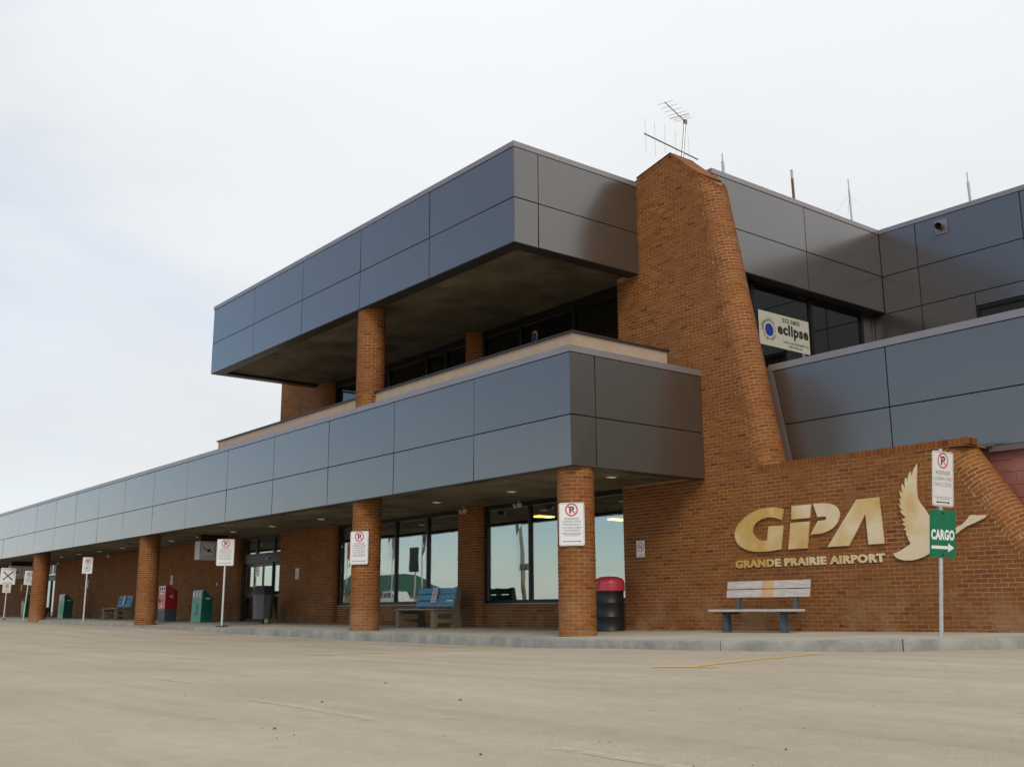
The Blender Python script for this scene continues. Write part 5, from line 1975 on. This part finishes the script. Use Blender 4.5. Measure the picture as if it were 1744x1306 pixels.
WG = 'whip aerials on the roof'
for (x, y, z0, z1, mat, lab, wires) in ((-14.02, 17.0, 9.4, 10.34, 'antenna_metal', 'short pale rod aerial just right of the brick tower', False),
                                        (-13.90, 19.3, 9.4, 10.53, 'rust', 'thick rusty rod aerial over the side fascia, second from the tower', False),
                                        (-13.86, 21.5, 9.4, 10.86, 'antenna_metal', 'thin whip aerial with drooping guy rods above the inner roof corner', True),
                                        (-11.64, 23.0, 9.4, 10.68, 'antenna_metal', 'pale stepped rod aerial above the wall vent', False)):
    t = thing('whip_antenna', lab, 'antenna', (x, y, z0), 0, WG)
    h = z1 - z0
    MB().tube((0, 0, 0), (-0.02, 0, h * 0.8), 0.032 if not wires else 0.022, n=8).build('mast', mat, t)
    MB().tube((-0.02, 0, h * 0.8), (-0.025, 0, h), 0.014 if mat != 'rust' else 0.03, n=8).build('whip', 'antenna_metal', t)
    if wires:
        for q in range(4):
            a = R(45 + 90 * q)
            MB().tube((-0.02, 0, h * 0.72), (-0.02 + 0.34 * math.cos(a), 0.34 * math.sin(a), h * 0.72 - 0.42), 0.0025, n=5).build('radial_rod', 'antenna_metal', t)

# ------------------------------------------------------------------ across the road (seen mirrored in the windows)
def flagpole(x, y, h, mat, label, droop):
    t = thing('flagpole', label, 'flagpole', (x, y, road_z(x, y)), 0, 'flagpoles across the road')
    MB().tube((0, 0, -0.1), (0, 0, h), 0.07, 0.04, 10).build('pole', 'post_white', t)
    mb = MB()
    n = 8
    v, f = [], []
    for i in range(n + 1):
        s = i / n
        for k in range(5):
            u = k / 4
            v.append((0.06 + s * 0.9 * droop, 0.16 * math.sin(6 * s + 2 * u) * (0.3 + s), h - 0.2 - u * 1.7 - s * 1.6 * (1 - droop * 0.5)))
    f = [(i * 5 + k, (i + 1) * 5 + k, (i + 1) * 5 + k + 1, i * 5 + k + 1) for i in range(n) for k in range(4)]
    mb.add(v, f).build('flag', mat, t, fix=False)
    return t


flagpole(-74.9, -15, 7.2, 'flag_blue', 'white flagpole with limp grey flag mirrored in the window left of the mullion', 0.35)
flagpole(-70.4, -15, 7.4, 'flag_blue', 'white flagpole with long limp flag mirrored in the window above the bench', 0.25)
flagpole(-82.3, -15, 6.6, 'flag_red', 'white flagpole with drooping red flag mirrored at the window left edge', 0.6)
t = thing('green_roofed_house', 'low house with a green hipped roof mirrored in the window behind the bench', 'house', (-160, -66, 0.8))
MB().box(-14, 13, -5, 5, 0.0, 2.9).build('wall', 'siding', t)
mb = MB()
mb.add([(-15, -6.2, 2.8), (14, -6.2, 2.8), (14, 6.2, 2.8), (-15, 6.2, 2.8), (-11, 0, 6.0), (9.0, 0, 6.0)], [(0, 1, 5, 4), (1, 2, 5), (2, 3, 4, 5), (3, 0, 4), (0, 3, 2, 1)])
mb.build('roof', 'roof_green', t)
t = thing('parked_car', 'white estate car parked across the road, mirrored in the window', 'car', (-89.9, -25, 0.85), R(8))
mb = MB()
mb.prism([(-2.3, 0.35), (2.3, 0.35), (2.35, 0.75), (2.2, 0.95), (1.2, 1.05), (-2.2, 1.05), (-2.35, 0.8)], 'y', -0.9, 0.9)
mb.prism([(-2.15, 1.052), (1.15, 1.052), (0.45, 1.68), (0.1, 1.75), (-1.85, 1.75), (-2.0, 1.68)], 'y', -0.8, 0.8)
mb.build('body', 'car_white', t)
for s in (-1, 1):
    for a in ([(-1.95, 1.12), (-1.05, 1.12), (-1.05, 1.6), (-1.85, 1.6)], [(-0.95, 1.12), (-0.02, 1.12), (-0.02, 1.6), (-0.95, 1.6)], [(0.08, 1.12), (0.92, 1.12), (0.42, 1.6), (0.08, 1.6)]):
        MB().prism(a, 'y', s * 0.801, s * 0.812).build('side_window', 'car_glass', t)
    for wx in (-1.45, 1.45):
        MB().tube((wx, s * 0.72, 0.33), (wx, s * 0.92, 0.33), 0.34, n=18).build('wheel', 'rubber', t)
t = thing('utility_pole', 'leaning timber pole mirrored in the window left of the corner column', 'pole', (-51.4, -10, road_z(-51.4, -10)))
MB().tube((0, 0, -0.1), (-0.7, 0, 8.5), 0.14, 0.10, 10).build('pole', 'timber_pole', t)
MB().box(-0.75, 0.25, -0.18, -0.15, 2.9, 3.3).build('sign_board', 'print_grey', t)
t = thing('sign_post', 'back of a tall sign on a post mirrored in the window behind the bench', 'sign post', (-48.2, 0, 0.0))
MB().tube((0, 0, -0.05), (0, 0, 3.9), 0.04, n=10).build('post', 'galvanised', t)
MB().box(-0.42, 0.42, 0.045, 0.06, 2.65, 3.95).build('sign_plate', 'frame_grey', t)

# ------------------------------------------------------------------ loose stones on the road
mb = MB()
rs = random.Random(11)
spots = [(-6.1, 3.3), (-4.9, 2.4), (-3.5, 2.6), (-7.3, 4.5), (-5.6, 4.0), (-2.8, 3.6), (-2.2, 2.6)]
for k in range(95):
    if k < len(spots):
        x, y = spots[k]
        s = rs.uniform(0.007, 0.012)
    else:
        u = rs.random()
        d = 3.0 + 12 * u * u
        a = R(-51.7 + rs.uniform(-27, 27))
        x, y = d * math.sin(a), d * math.cos(a)
        s = rs.uniform(0.0015, 0.0045) * (1 + d * 0.03)
    z = road_z(x, y)
    pts = []
    for q in range(6):
        t_ = 2 * math.pi * q / 6
        rr = s * rs.uniform(0.7, 1.2)
        pts.append((x + rr * math.cos(t_), y + rr * math.sin(t_), z - 0.002))
    for q in range(6):
        pts.append((x + (pts[q][0] - x) * 0.6, y + (pts[q][1] - y) * 0.6, z + s * rs.uniform(0.7, 1.0)))
    mb.add(pts, [(q, (q + 1) % 6, (q + 1) % 6 + 6, q + 6) for q in range(6)] + [tuple(range(6, 12))])
tag(mb.build('gravel', 'stone', fix=False), kind='stuff')

for o in list(SC.objects):
    if '_world' in o.keys():
        del o['_world']
SC.cycles.max_bounces = 8
SC.cycles.transparent_max_bounces = 12
